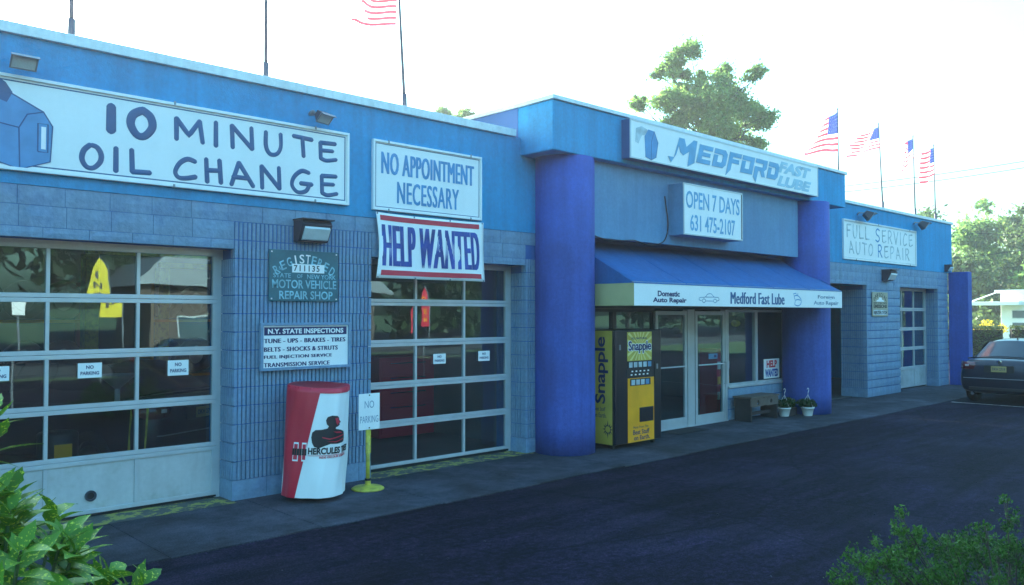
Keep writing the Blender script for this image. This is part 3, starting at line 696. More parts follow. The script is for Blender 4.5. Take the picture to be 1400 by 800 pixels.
warp_strip(.03,.965,.045,.125,bfn,M['red'],bn,'red_bar'); warp_strip(.03,.955,.885,.965,bfn,M['red'],bn,'red_bar')
text('HELP WANTED',lambda u,v,w: bfn(.035+.92*u,.185+.64*v,.004+w),M['ink'],bn,.0,.002,space=1.14,res=4,fat=.010)
for u in (.01,.33,.66,.985):
    for v in (.012,.985):
        p=bfn(u,v,.004); obj('grommet',MB().lathe([(.012,0),(.012,.004)],(0,0,0),10),M['grey'],bn); q=bpy.data.objects[-1] if False else None
for o in [o for o in bn.children if o.name.startswith('grommet')]: pass
gi=0
for o in [o for o in bn.children if o.name.startswith('grommet')]:
    u=(.01,.33,.66,.985)[gi//2]; v=(.012,.985)[gi%2]; gi+=1
    o.rotation_euler.x=R(90); o.location=Vector(bfn(u,v,.004))-WORLD[bn.name]

# registered shop sign
yg=D-.018
sg=thing('enamel_sign','teal enamel sign reading REGISTERED MOTOR VEHICLE REPAIR SHOP with white number strip 711135','sign',(4.9,yg,2.19))
obj('plate',MB().box(4.447,5.350,yg-.012,yg,2.190,2.782),M['teal'],sg,bevel=.01)
yt=yg-.0125
obj('number_strip',MB().box(4.735,5.155,yt-.004,yt,2.525,2.625),M['signwhite'],sg)
text('711135',fac(4.755,5.09,2.540,2.612,yt-.0045),M['black'],sg,.02,.001,space=1.25)
for i,ch in enumerate('REGISTERED'):
    t=(i-4.5)/4.5; cx=4.9+.36*t; cz=2.685-.135*t*t; an=-t*.55
    def rf(u,v,w,cx=cx,cz=cz,an=an):
        a,b_=(u-.5)*(.062 if ch!='I' else .018),(v-.5)*.105; return (cx+a*math.cos(an)-b_*math.sin(an), yt-w, cz+a*math.sin(an)+b_*math.cos(an))
    text(ch,rf,M['signwhite'] if i in (3,4,5) else M['tealtext'],sg,.01,.002,name='letter')
for ln,a,b_ in (('OF',0,0),) if False else (): pass
text('N',fac(4.57,4.60,2.545,2.59,yt),M['tealtext'],sg,0,.002)
text('STATE',fac(4.50,4.72,2.462,2.512,yt),M['tealtext'],sg,.0,.002)
text('OF',fac(4.80,4.87,2.462,2.505,yt),M['tealtext'],sg,.0,.002)
text('NEW YORK',fac(4.93,5.31,2.455,2.508,yt),M['tealtext'],sg,.0,.002)
text('MOTOR VEHICLE',fac(4.487,5.32,2.340,2.440,yt),M['tealtext'],sg,.015,.002)
text('REPAIR SHOP',fac(4.575,5.27,2.215,2.312,yt),M['tealtext'],sg,.015,.002)
for x in (4.48,5.32):
    for z in (2.22,2.755): obj('screw',MB().box(x-.008,x+.008,yt-.003,yt,z-.008,z+.008),M['signwhite'],sg)

# inspections sign
sg=thing('framed_sign','white sign with pale blue frame reading N.Y. STATE INSPECTIONS and a service list','sign',(4.92,yg,1.40))
frame_sign(sg,4.338,5.508,1.405,1.945,yg,.033,.05,M['block'],M['signwhite'])
yt=yg-.031
obj('header_band',MB().box(4.385,5.455,yt-.0015,yt,1.803,1.896),M['navy'],sg)
text('N.Y. STATE INSPECTIONS',fac(4.43,5.41,1.82,1.878,yt-.002),M['signwhite'],sg,.035,.001,space=1.02)
for s_,a,b_,z0,z1 in (('TUNE - UPS - BRAKES - TIRES',4.383,5.44,1.716,1.766),('BELTS - SHOCKS & STRUTS',4.383,5.335,1.620,1.670),('FUEL INJECTION SERVICE',4.383,5.255,1.530,1.578),('TRANSMISSION SERVICE',4.383,5.225,1.446,1.494)):
    text(s_,fac(a,b_,z0,z1,yt),M['navy'],sg,.0,.0015,space=1.08,fat=.0035)

# main illuminated sign box (off)
sg=thing('sign_box','long white light box on the fascia reading MEDFORD FAST LUBE in pale blue','sign',(13,7.83,4.44))
X0,X1,ZB,ZT=9.955,16.07,4.432,5.035; yb_=7.83
obj('box_body',MB().box(X0,X1,yb_+.012,7.998,ZB,ZT),M['signblue'],sg,bevel=.004)
frame_sign(sg,X0,X1,ZB,ZT,yb_+.012,.022,.018,M['alu'],M['signwhite'])
ys=yb_-.000
f=fac(10.92,14.33,4.50,4.94,ys)
def poly(name,pl,fn,m,root,d=.003,base=0):
    return obj(name,MB().prism(pl,fn,base,base+d),m,root)
# angular letters of MEDFORD; each built in its own slanted box
def mletter(parts,x0,w,zb,zt,sh=.12):
    def fn(u,v,dd): return (x0+w*u+sh*v, ys-dd, zb+(zt-zb)*v)
    for m_,grow,lift in ((M['fade'],.02,.0005),(M['palesign'],0,.004)):
        for pl in parts:
            cx=sum(p[0] for p in pl)/len(pl); cy=sum(p[1] for p in pl)/len(pl)
            q=[((p[0]-cx)*(1+grow/w*1.2)+cx,(p[1]-cy)*(1+grow*2.2)+cy) for p in pl]
            poly('letter',q,fn,m_,sg,.003,lift)
zb,zt=4.585,4.90
mletter([[(0,0),(.22,0),(.30,.95),(.5,.95),(.62,.60),(.86,.98),(1.0,.98),(1.02,-.05),(.78,-.28),(.76,.42),(.55,.18),(.42,.30),(.33,.60),(.28,.15),(.14,-.25)]],10.93,.72,zb,zt+.04,.10)
mletter([[(0,0),(1,0),(.98,.24),(.32,.24),(.32,.4),(.9,.4),(.9,.62),(.32,.62),(.32,.76),(1,.76),(1,1),(0,1)]],11.72,.40,zb,zt)
mletter([[(0,0),(.8,0),(1,.2),(1,.8),(.8,1),(0,1),(0,.72),(.62,.72),(.68,.62),(.68,.36),(.62,.27),(.30,.27),(.30,.66),(0,.66)]],12.19,.40,zb,zt)
mletter([[(0,-.35),(.30,.0),(.30,.4),(.9,.4),(.86,.64),(.30,.64),(.30,.76),(1,.76),(1,1),(0,1)]],12.66,.38,zb,zt)
mletter([[(0,0),(1,0),(1,1),(0,1),(0,.74),(.68,.74),(.68,.26),(.30,.26),(.30,.70),(0,.70)]],13.09,.40,zb,zt)
mletter([[(0,-.1),(.30,-.38),(.32,.30),(.5,.30),(.72,-.02),(1,0),(.82,.34),(1,.5),(1,1),(0,1),(0,.76),(.66,.76),(.66,.54),(0,.54)]],13.55,.40,zb,zt)
mletter([[(0,0),(.8,0),(1,.2),(1,.8),(.8,1),(0,1),(0,.72),(.62,.72),(.68,.62),(.68,.36),(.62,.27),(.30,.27),(.30,.66),(0,.66)]],14.02,.38,zb,zt)
text('FAST',fac(14.52,15.72,4.745,4.965,ys,.10),M['palesign2'],sg,.05,.003,space=.95); text('LUBE',fac(14.47,15.72,4.485,4.69,ys,.10),M['palesign2'],sg,.05,.003,space=.95)
# plain jug on the light box
f=lambda u,v,w=0:(10.30+u*.36, ys-w, 4.47+v*.46)
poly('oil_jug_emblem',[(.1,.05),(.5,-.02),(.85,.1),(1,.62),(.72,.98),(.3,1.0),(.05,.75)],f,M['signmid'],sg,.004)
poly('spout',[(.05,.78),(.28,.98),(-.15,1.06),(-.55,.95),(-.6,.5),(-.4,.45),(-.15,.75)],f,M['fade'],sg,.003)
line_art('emblem_outline',[(0,[(.1,.05),(.5,-.02),(.85,.1),(1,.62),(.72,.98)]),(0,[(.5,0),(.52,.6),(.72,.98)])],lambda u,v,w:(f(u,v)[0],ys-.005,f(u,v)[2]),.005,M['signblue'],sg)

# phone sign box
sg=thing('sign_box','white sign box reading OPEN 7 DAYS 631 475-2107 on the grey-blue panel above the awning','sign',(12.27,7.85,3.36))
bx0,bx1,bz0,bz1=11.38,13.20,3.355,4.21; yb_=7.85
obj('box_body',MB().box(bx0,bx1,yb_+.012,8.149,bz0,bz1),M['panelblue'],sg,bevel=.004)
frame_sign(sg,bx0,bx1,bz0,bz1,yb_+.012,.022,.018,M['alu'],M['signwhite'])
ys=yb_
text('OPEN 7 DAYS',fac(11.45,13.10,3.80,4.09,ys),M['palesign'],sg,.012,.003)
text('631 475-2107',fac(11.57,12.95,3.43,3.705,ys),M['palesign'],sg,.012,.003)
obj('frame_edge',MB().box(bx1-.04,bx1-.026,yb_-.008,yb_,bz0+.03,bz1-.03),M['darkalu'],sg)

cb=MB(); pts=[(9.42,3.235),(9.75,3.185),(10.105,3.19),(10.436,3.215),(10.758,3.165),(11.0,3.18),(11.152,3.215),(11.26,3.28),(11.33,3.42),(11.34,3.6),(11.30,3.8),(11.26,4.0)]
pp=catmull(pts)
cb.tube([(x,8.135,z) for x,z in pp],.010,6); tag(obj('electrical_cable',cb,M['wire'],smooth=True),'thin loose cable looping along the panel edge up to the phone number sign box','cable')

# full service sign
sg=thing('wall_sign','faded white sign reading FULL SERVICE AUTO REPAIR on the right wing','sign',(21.2,yw,3.35))
frame_sign(sg,18.96,23.38,3.345,4.295,yw,.03,.045,M['signwhite'],M['signwhite'])
ys=yw-.029; outline(19.0,23.34,3.385,4.255,ys,.01,M['fade'],sg)
def word(s_,x0,x1,z0,z1,rad,m,first=None):
    n=len(s_); wts=[.45 if c=='I' else 1.25 if c in 'M' else 1 for c in s_]; T=sum(wts)+.28*(n-1); x=x0
    for i,c in enumerate(s_):
        w_=wts[i]/T*(x1-x0); hand(c,x,x+w_,z0,z1,ys,rad,(first if (first and i==0) else m),sg); x+=w_+.28/T*(x1-x0)
word('FULL',19.13,20.42,3.86,4.20,.020,M['fade'])
word('SERVICE',20.75,23.15,3.845,4.20,.020,M['fade'],M['signmid'])
word('AUTO',19.26,20.62,3.48,3.80,.020,M['fade'])
word('REPAIR',20.88,22.92,3.465,3.80,.020,M['fade'],M['signmid'])
for x in (19.6,20.9,22.9):
    for z in (3.352,4.288): obj('clip',MB().box(x,x+.03,yw-.052,yw-.0455,z-.02,z+.02),M['grey'],sg)

sg=thing('metal_sign','small tan metal sign reading OFFICIAL EMISSIONS INSPECTION STATION with white map shape','sign',(21.02,yg,1.99))
obj('plate',MB().box(20.55,21.49,yg-.014,yg,1.99,2.60),M['tan'],sg,bevel=.008)
yt=yg-.0145
for i,ch in enumerate('OFFICIAL'):
    t=(i-3.5)/3.5; cx=21.02+.36*t; cz=2.535-.11*t*t; an=-t*.5
    def rf(u,v,w,cx=cx,cz=cz,an=an,ch=ch):
        a,b_=(u-.5)*(.075 if ch!='I' else .02),(v-.5)*.1; return (cx+a*math.cos(an)-b_*math.sin(an), yt-w, cz+a*math.sin(an)+b_*math.cos(an))
    text(ch,rf,M['black'],sg,.02,.002,name='letter')
poly('map_shape',[(0,0),(1,0),(.9,.35),(.7,.45),(.66,.9),(.35,1),(.28,.5),(.05,.3)],fac(20.78,21.26,2.36,2.47,yt),M['signwhite'],sg,.002)
text('NEW YORK STATE',fac(20.62,21.42,2.305,2.345,yt),M['black'],sg,.02,.002)
text('EMISSIONS',fac(20.62,21.42,2.20,2.29,yt),M['black'],sg,.03,.002)
obj('lower_band',MB().box(20.60,21.44,yt-.0015,yt,2.03,2.15),M['fade'],sg)
text('INSPECTION STATION',fac(20.63,21.41,2.05,2.13,yt-.002),M['black'],sg,.03,.001)

# paper notices on the glass
def notice(x0,x1,z0,z1,y,label,lines=('NO','PARKING'),tilt=0):
    o=thing('paper_notice',label,'notice',((x0+x1)/2,y,z0),None)
    obj('sheet',MB().box(x0,x1,y-.002,y,z0,z1),M['signwhite'],o)
    h=(z1-z0); n=len(lines)
    for i,s_ in enumerate(lines):
        w_=.32 if len(s_)<3 else .78; c=(x0+x1)/2; zt=z1-h*(.16+i*.40)
        text(s_,fac(c-(x1-x0)*w_/2,c+(x1-x0)*w_/2,zt-h*.24,zt,y-.0025),M['navy'],o,.03,.0008,res=2)
    return o
yn=8.996
notice(2.575,2.80,1.40,1.55,yn,'NO PARKING paper on the middle pane of the first garage door')
notice(3.465,3.69,1.38,1.545,yn,'NO PARKING paper on the pane nearest the ribbed pier')
notice(1.76,1.975,1.41,1.55,yn,'NO PARKING paper at the left edge of the view on the first garage door')
notice(7.08,7.30,1.357,1.495,yn,'NO PARKING paper on the middle pane of the second garage door')
notice(7.905,8.125,1.366,1.51,yn,'NO PARKING paper on the right pane of the second garage door')
# help wanted paper behind shop window
o=thing('paper_notice','small HELP WANTED notice in red and blue in the shop window beside the column','notice',(15.77,8.722,.70))
obj('sheet',MB().box(15.45,16.08,8.722,8.726,.72,1.12),M['signwhite'],o)
text('HELP',fac(15.56,15.98,.94,1.09,8.7215),M['red'],o,.05,.001); text('WANTED',fac(15.50,16.03,.75,.91,8.7215),M['ink'],o,.05,.001)
o=thing('door_sticker','small pale blue sticker on the right glass entry door','sticker',(13.6,8.717,1.22)); obj('sheet',MB().box(13.42,13.72,8.714,8.718,1.20,1.30),M['panelblue'],o); obj('card_mark',MB().box(13.60,13.68,8.7125,8.7135,1.225,1.275),M['navy'],o)

# ------------------------------------------------------------------ lamps on the wall
def floodlight(x,y,z,label,tilt=0,s=1.0,yaw=0):
    o=thing('floodlight',label,'floodlight',(0,0,0),'floodlights above the signs')
    obj('housing',MB().add([(-.09*s,-.02,-.04*s),(.09*s,-.02,-.04*s),(.09*s,-.02,.04*s),(-.09*s,-.02,.04*s),(-.12*s,-.14*s,-.075*s),(.12*s,-.14*s,-.075*s),(.12*s,-.14*s,.075*s),(-.12*s,-.14*s,.075*s)],[(0,1,2,3),(7,6,5,4),(0,4,5,1),(1,5,6,2),(2,6,7,3),(3,7,4,0)]),M['bronze'],o,bevel=.004)
    obj('rim',MB().box(-.125*s,.125*s,-.150*s,-.14*s,-.08*s,-.066*s).box(-.125*s,.125*s,-.150*s,-.14*s,.066*s,.08*s).box(-.125*s,-.11*s,-.150*s,-.14*s,-.066*s,.066*s).box(.11*s,.125*s,-.150*s,-.14*s,-.066*s,.066*s),M['grey'],o)
    obj('lens',MB().box(-.109*s,.109*s,-.146*s,-.141*s,-.065*s,.065*s),M['lens'],o)
    obj('visor',MB().box(-.13*s,.13*s,-.19*s,-.14*s,.081*s,.088*s),M['grey'],o)
    obj('bracket',MB().tube([(0,-.03,0),(0,.03,-.03),(0,.10,-.08)],.014,8),M['grey'],o)
    obj('wall_plate',MB().lathe([(.045,0),(.045,.02)],(0,0,0),16),M['grey'],o); q=[c for c in o.children if c.name.startswith('wall_plate')][0]; q.rotation_euler.x=R(90); q.location=(0,.10,-.085)
    o.location=(x,y-.13,z); o.rotation_euler=(R(tilt),0,R(yaw)); return o
floodlight(1.93,yw,4.40,'floodlight on the wall above the oil jug at the far left',38,.88)
floodlight(5.02,yw,4.41,'floodlight above the end of the word MINUTE',45,.85,15)
floodlight(19.86,yw,4.50,'floodlight next to the projecting centre above the word FULL',35,1.35,35)
floodlight(23.35,yw,4.53,'floodlight above the right end of the faded sign',35,1.35,35)
def wallpack(x,y,z,s,label,name='wall_pack_lamp',g='bronze wall lamps'):
    o=thing(name,label,'wall lamp',(x,y,z-.1*s),g)
    hw=.17*s; P=[(y-.0,z+.11*s),(y-.16*s,z+.10*s),(y-.19*s,z+.06*s),(y-.10*s,z-.11*s),(y,z-.11*s)]
    b=MB(); k=len(P); b.add([(x-hw,a,c) for a,c in P]+[(x+hw,a,c) for a,c in P],[tuple(range(k)),tuple(range(2*k-1,k-1,-1))]+[(i,i+k,(i+1)%k+k,(i+1)%k) for i in range(k)])
    obj('housing',b,M['bronze'],o,bevel=.008)
    a=(y-.193*s,z+.055*s); c=(y-.108*s,z-.105*s); d=.006
    def L(t,w_): return (0,a[0]+(c[0]-a[0])*t-w_,a[1]+(c[1]-a[1])*t-w_*.5)
    b=MB(); pts=[]
    for t,w_ in ((.12,0),(.2,.02),(.85,.02),(.95,0)): pts.append(L(t,w_))
    b.add([(x-hw*.84,p[1],p[2]) for p in pts]+[(x+hw*.84,p[1],p[2]) for p in pts],[(0,1,5,4),(1,2,6,5),(2,3,7,6),(0,3,2,1),(4,5,6,7),(0,4,7,3)])
    obj('lens',b,M['lens'],o)
    obj('hood',MB().box(x-hw*1.06,x+hw*1.06,y-.215*s,y-.0,z+.105*s,z+.118*s),M['bronze'],o,bevel=.003)
    return o
wallpack(4.96,D,3.01,1.15,'bronze wall lamp on the ribbed pier above the teal sign')
wallpack(21.4,D,3.03,1.25,'bronze wall lamp on the right wing below the faded sign')
wallpack(25.7,D-.006,3.38,.85,'small bronze wall lamp at the far corner of the right wing above the fin wall')

# ------------------------------------------------------------------ flagpoles and flags
def flagpole(x,y,z0,h,lean,label):
    o=thing('flagpole',label,'flagpole',(x,y,z0),'flagpoles along the roof edge')
    obj('sleeve',MB().tube([(x,y,z0),(x-lean*.1,y,z0+.32)],.036,10),M['polemetal'],o,smooth=True)
    obj('pole',MB().tube([(x-lean*.1,y,z0+.3),(x-lean*.45,y,z0+h*.45),(x-lean,y,z0+h)],[.022,.019,.014],10),M['polemetal'],o,smooth=True)
    obj('ball',MB().lathe([(.004,-.03),(.022,-.018),(.03,0),(.022,.018),(.004,.03)],(x-lean,y,z0+h+.02),12),M['chrome'],o,smooth=True)
    obj('bracket',MB().box(x-.04,x+.04,y-.03,y+.06,z0-.1,z0+.05),M['grey'],o)
    return o
flagpole(2.49,9.05,4.70,2.7,.03,'bare thin flagpole nearest the left edge of the roof')
flagpole(4.60,9.05,4.70,2.7,.02,'bare thin flagpole above the word CHANGE')
flagpole(6.63,9.05,4.70,2.6,.17,'leaning flagpole with the torn flag above the appointment sign')
flagpole(19.66,9.05,4.70,2.35,.03,'flagpole rising behind the projecting centre')
flagpole(22.27,9.05,4.72,2.35,.24,'leaning flagpole second from the projecting centre on the right wing')
flagpole(24.49,9.05,4.72,2.37,.12,'flagpole third from the projecting centre on the right wing')
flagpole(26.05,9.05,4.72,2.33,.10,'flagpole at the far right corner of the roof')
def flag(tl,bl,br,tr,label,seed,torn=.15,canton=True):
    # tl/bl hoist corners at the pole, tr/br fly corners
    rr=random.Random(seed); tl,bl,br,tr=[Vector(p) for p in (tl,bl,br,tr)]; nx,nz=26,26
    P=lambda u,v:(tl*(1-u)+tr*u)*v+(bl*(1-u)+br*u)*(1-v)+Vector((.0,.10*math.sin(u*9+seed+v*2)*u,-.05*math.sin(u*7+seed*2)*u))
    o=thing('flag',label,'flag',tuple(tl),'flags on the roof poles')
    for st in range(13):
        u1=1-torn*rr.uniform(.0,1.6)*(.4+.6*(1-st/13)); u1=max(.5,min(1,u1)); red=(st%2==0)
        u0=.42 if (canton and st>=6) else 0.0
        b=MB(); n=18; gap=(.25*torn if torn>.2 else 0)/13
        for i in range(n+1):
            u=u0+(u1-u0)*i/n; tr_=torn*.9*max(0,u-.45)**2; sh_=math.sin(st*2.1+seed)*tr_*.25; rag=rr.uniform(-.5,.5)*torn*.06*(u>.6)
            b.v.append(tuple(P(u,(st+rag+gap*13*(u>.5))/13)+Vector((0,0,sh_)))); b.v.append(tuple(P(u,(st+1-rag*.5)/13)+Vector((0,0,sh_))))
        for i in range(n): b.f.append((2*i,2*i+2,2*i+3,2*i+1)); b.mi.append(0)
        obj('red_stripe' if red else 'white_stripe',b,M['flagr' if red else 'flagw'],o,smooth=True)
    if canton:
        b=MB()
        for i in range(10):
            for j in range(8):
                if not b.v or True: b.quad(P(i*.042,.4615+j*.0673),P((i+1)*.042,.4615+j*.0673),P((i+1)*.042,.4615+(j+1)*.0673),P(i*.042,.4615+(j+1)*.0673))
        obj('canton',b,M['flagb'],o,smooth=True)
    if canton:
        b=MB()
        for i in range(6):
            for j in range(5):
                p=P((i+.6)/6*.40,.5+(j+.5)/5*.48)
                for dy in (-.006,.006):
                    q=[]
                    for a in range(10):
                        r_=.022 if a%2==0 else .009; an=math.pi/2+a*math.pi/5; q.append((p.x+r_*math.cos(an),p.y+dy,p.z+r_*math.sin(an)))
                    b.add(q,[tuple(range(10))])
        obj('stars',b,M['flagw'],o,kind='stuff')
    return o
flag((6.50,9.05,6.45),(6.475,9.05,5.93),(5.60,9.05,5.72),(5.75,9.05,6.28),'tattered red and white striped flag streaming left from the leaning pole above the appointment sign',3,.35,False)
flag((19.64,9.05,7.0),(19.64,9.05,6.02),(17.80,9.05,5.72),(18.65,9.05,6.50),'stars and stripes flag flying behind the projecting centre',1,.05)
flag((22.05,9.05,7.0),(22.09,9.05,6.45),(19.75,9.05,5.85),(21.0,9.05,6.62),'torn stars and stripes flag on the second right-wing pole overlapping the first',5,.15)
flag((24.38,9.05,7.03),(24.41,9.05,6.50),(23.45,9.05,5.92),(23.65,9.05,6.78),'drooping stars and stripes flag on the third right-wing pole',8,.10)
flag((25.95,9.05,6.99),(25.99,9.05,6.20),(25.0,9.05,5.80),(25.1,9.05,6.74),'stars and stripes flag on the pole at the far roof corner',11,.05)

# ------------------------------------------------------------------ things in front of the building
# tyre stack under a printed cover
CX,CY,RR=4.86,8.265,.35
def tfn(s,t,w=0):    # s = angle from the camera-facing direction (radians, + to the right as seen), t = height 0..1
    base=math.atan2(-CY,-CX)-.02
    an=base+s
    c4=1+.045*math.cos(4*(s-.55))
    r=RR*c4*(1+.018*math.sin(3*s+1)+.014*math.sin(7*s+5*t)+.016*math.sin(9*t+2*s)*(1-t)+.022*math.sin(6*s+2)*max(0,t-.55)+.012*math.sin(13*s-8*t))-.008*t + w
    z=.055+1.215*t-(.05*(1+math.sin(s+.6))*max(0,t-.1))*.5
    return (CX-.04+.06*t+r*math.cos(an), CY+r*math.sin(an), z)
ts=thing('tire_stack_cover','red and white vinyl cover reading HERCULES TIRES over a stack of tires by the pier','tire cover',(CX,CY,0))
b=MB(); nx,nz=96,40
for i in range(nx):
    for j in range(nz+1): b.v.append(tfn(2*math.pi*i/nx,j/nz))
for i in range(nx):
    for j in range(nz): q=i*(nz+1)+j; q2=((i+1)%nx)*(nz+1)+j; b.f.append((q,q2,q2+1,q+1)); b.mi.append(0)
b.v.append((CX+.02,CY,1.14)); c=len(b.v)-1
for i in range(nx): b.f.append((i*(nz+1)+nz,((i+1)%nx)*(nz+1)+nz,c)); b.mi.append(1)
obj('cover',b,None,ts,smooth=True,mats=[M['vinyl'],M['vinylred']])
b=MB(); n=40; rows=40
for j in range(rows+1):
    t=j/rows; se=-.62+.70*t
    for i in range(n+1): b.v.append(tfn(-2.1+(se+2.1)*i/n,t,.004))
for j in range(rows):
    for i in range(n): q=j*(n+1)+i; b.f.append((q,q+1,q+n+2,q+n+1)); b.mi.append(0)
obj('red_field',b,M['vinylred'],ts,smooth=True)
b=MB(); n=40
for i in range(n+1):
    s_=-2.1+4.2*i/n; b.v.append(tfn(s_,.955,.006)); b.v.append(tfn(s_,1.0,.004)); b.v.append(tfn(s_,1.0,-.06))
for i in range(n): q=3*i; b.f+= [(q,q+3,q+4,q+1),(q+1,q+4,q+5,q+2)]; b.mi+=[0,0]
obj('red_rim',b,M['vinylred'],ts,smooth=True)
obj('edge_piping',MB().tube([tfn(-1.75,t/10,.01) for t in range(11)],.008,6),M['signwhite'],ts)
for k in range(5): obj('tire',MB().lathe([(.15,0),(.24,.0),(.27,.03),(.275,.10),(.27,.18),(.24,.21),(.15,.21)],(CX-.035+.01*k,CY,.012+.225*k),32),M['rubber'],ts,smooth=True)
HT=[(268,300),(262,275),(270,255),(292,246),(318,250),(328,262),(330,275),(342,291),(333,296),(335,306),(325,315),(312,319),(312,329),(345,340),(362,352),(370,375),(376,400),(366,416),(330,424),(290,420),(262,432),(232,445),(205,436),(192,412),(186,380),(190,350),(208,334),(245,332),(272,325),(278,312)]
def tlogo(px,py,w=0): # zoomed pixel of the printed picture to cover surface
    X=380+px/4.21; Yp=510+py/4.21; s_=math.asin(max(-.97,min(.97,(X-431)/43))); t=(684-Yp)/158+.02; return tfn(s_,t,w)
def tpatch(name,pl,m,w):
    # fan through a fine grid so it hugs the cylinder
    bm=bmesh.new(); vs=[bm.verts.new((x,y,0)) for x,y in pl]; f_=bm.faces.new(vs); bmesh.ops.triangulate(bm,faces=[f_])
    bmesh.ops.subdivide_edges(bm,edges=bm.edges[:],cuts=3,use_grid_fill=True); bmesh.ops.triangulate(bm,faces=bm.faces[:])
    mb=MB(); mb.add([tlogo(v.co.x,v.co.y,w) for v in bm.verts],[[q.index for q in f_.verts] for f_ in bm.faces] if (bm.verts.index_update() or True) else []); bm.free()
    return obj(name,mb,m,ts)
tpatch('printed_figure',HT,M['black'],.006)
for pl in ([(306,262),(322,262),(325,276),(335,291),(325,296),(320,308),(312,292)],[(246,376),(285,387),(330,377),(366,368),(366,373),(330,384),(285,394),(248,383)],[(270,404),(320,407),(362,392),(362,397),(320,413)],[(300,345),(340,350),(352,360),(318,356)]): tpatch('figure_highlight',pl,M['red'],.009)
text('HERCULES TIRES',lambda u,v,w: tfn(-.24+1.62*u,.395+.062*v,.006+w),M['black'],ts,.04,.001,space=1.0)
text('RIDE ON OUR STRENGTH',lambda u,v,w: tfn(.12+1.1*u,.358+.02*v,.006+w),M['red'],ts,.03,.001,res=2)
obj('underline',MB().tube([tfn(-.24+.05*i,.385,.006) for i in range(30)],.0025,5),M['red'],ts)
b=MB()
for u0,u1,v0,v1 in ((-.74,-.56,.33,.50),(-.45,-.30,.33,.50)): 
    b.add([tfn(u0,v0,.008),tfn(u1,v0,.008),tfn(u1,v1,.008),tfn(u0,v1,.008)],[(0,1,2,3)])
obj('emblem_bars',b,M['signwhite'],ts)
b=MB()
for u0,u1,v0,v1 in ((-.715,-.585,.345,.485),(-.43,-.32,.345,.485)): b.add([tfn(u0,v0,.0095),tfn(u1,v0,.0095),tfn(u1,v1,.0095),tfn(u0,v1,.0095)],[(0,1,2,3)])
obj('emblem_bars',b,M['red'],ts)
b=MB()
for i in range(6):
    u0=-.76+i*.08; b.add([tfn(u0,.385,.011),tfn(u0+.07,.385,.011),tfn(u0+.07,.445,.011),tfn(u0,.445,.011)],[(0,1,2,3)])
obj('emblem_crossbar',b,M['cartrim'],ts)

# no parking stand
sp=thing('parking_sign_stand','white NO PARKING sign on a short yellow post with round base','sign',(5.49,8.20,0))
obj('base_plate',MB().lathe([(.19,0),(.19,.012),(.165,.028),(.06,.035),(.035,.05)],(5.49,8.20,0),32),M['yellow'],sp,smooth=True)
obj('collar',MB().lathe([(.034,.04),(.034,.12)],(5.49,8.20,0),16),M['yellow'],sp); obj('collar_ring',MB().lathe([(.037,.10),(.037,.125)],(5.49,8.20,0),16),M['black'],sp)
obj('post',MB().tube([(5.49,8.20,.06),(5.487,8.20,.62)],.024,12),M['yellow'],sp,smooth=True)
obj('post',MB().box(5.455,5.52,8.185,8.20,.42,.80),M['yellow'],sp)
pl=obj('sign_plate',MB().box(5.345,5.635,8.176,8.180,.695,1.115),M['signwhite'],sp,bevel=.012)
text('NO',fac(5.425,5.555,.945,1.03,8.1755),M['faded_dark'],sp,-.005,.001); text('PARKING',fac(5.365,5.615,.775,.855,8.1755),M['faded_dark'],sp,-.005,.001)
for z in (.715,1.095): obj('bolt',MB().lathe([(.009,0),(.009,.004)],(0,0,0),8),M['black'],sp); 
for k,q in enumerate([c for c in sp.children if c.name.startswith('bolt')]): q.rotation_euler.x=R(90); q.location=Vector((5.49,8.176,(.715,1.095)[k]))-WORLD[sp.name]

# vending machine
vm=thing('vending_machine','black and yellow Snapple drinks vending machine beside the entrance','vending machine',(10.28,8.3,0))
vx0,vx1,vy0,vy1=9.715,10.86,7.93,8.62
obj('cabinet',MB().box(vx0+.01,vx1,vy0+.06,vy1,.06,1.80),M['vblack'],vm,bevel=.012)
obj('front_door',MB().box(vx0,vx1,vy0,vy0+.058,.07,1.805),M['vblack'],vm,bevel=.02)
for x in (vx0+.05,vx1-.1):
    for y in (vy0+.1,vy1-.12): obj('foot',MB().box(x,x+.06,y,y+.06,0,.06),M['cartrim'],vm)
obj('upper_graphic',MB().box(9.99,10.60,vy0-.006,vy0+.01,1.325,1.77),M['vyellow2'],vm)
b=MB(); cx,cz=10.295,1.55
for k in range(18):
    a=k*math.pi/9; a2=a+.13; 
    def clip(an):
        c_,s_=math.cos(an),math.sin(an); r_=min(.30/max(1e-6,abs(c_)),.215/max(1e-6,abs(s_))); return (cx+r_*c_,vy0-.0075,cz+r_*s_)
    b.add([(cx,vy0-.0075,cz),clip(a),clip(a2)],[(0,1,2)])
obj('sun_rays',b,M['paleyellow'],vm)
text('Snapple',fac(9.995,10.595,1.43,1.64,vy0-.009),M['signwhite'],vm,.06,.001,space=.92,label='white outline of the drinks name'); text('Snapple',fac(10.01,10.58,1.44,1.63,vy0-.011),M['navy'],vm,.02,.001,space=.95)
text('ALL NATURAL',fac(10.08,10.48,1.655,1.69,vy0-.009),M['navy'],vm,.01,.001)
obj('selection_window',MB().box(9.99,10.60,vy0-.003,vy0+.01,1.215,1.315),M['cartrim'],vm)
for i in range(5):
    x=10.03+i*.118; obj('drink_picture',MB().box(x,x+.085,vy0-.008,vy0-.0035,1.225,1.305),M['fade' if i!=4 else 'panelblue'],vm,bevel=.01)
obj('button_panel',MB().box(9.97,10.64,vy0-.004,vy0+.01,1.075,1.20),M['black'],vm)
for r_ in range(2):
    for i in range(5): x=10.09+i*.10-r_*.02; obj('button',MB().box(x,x+.035,vy0-.010,vy0-.0045,1.155-.052*r_,1.175-.052*r_),M['signwhite'],vm)
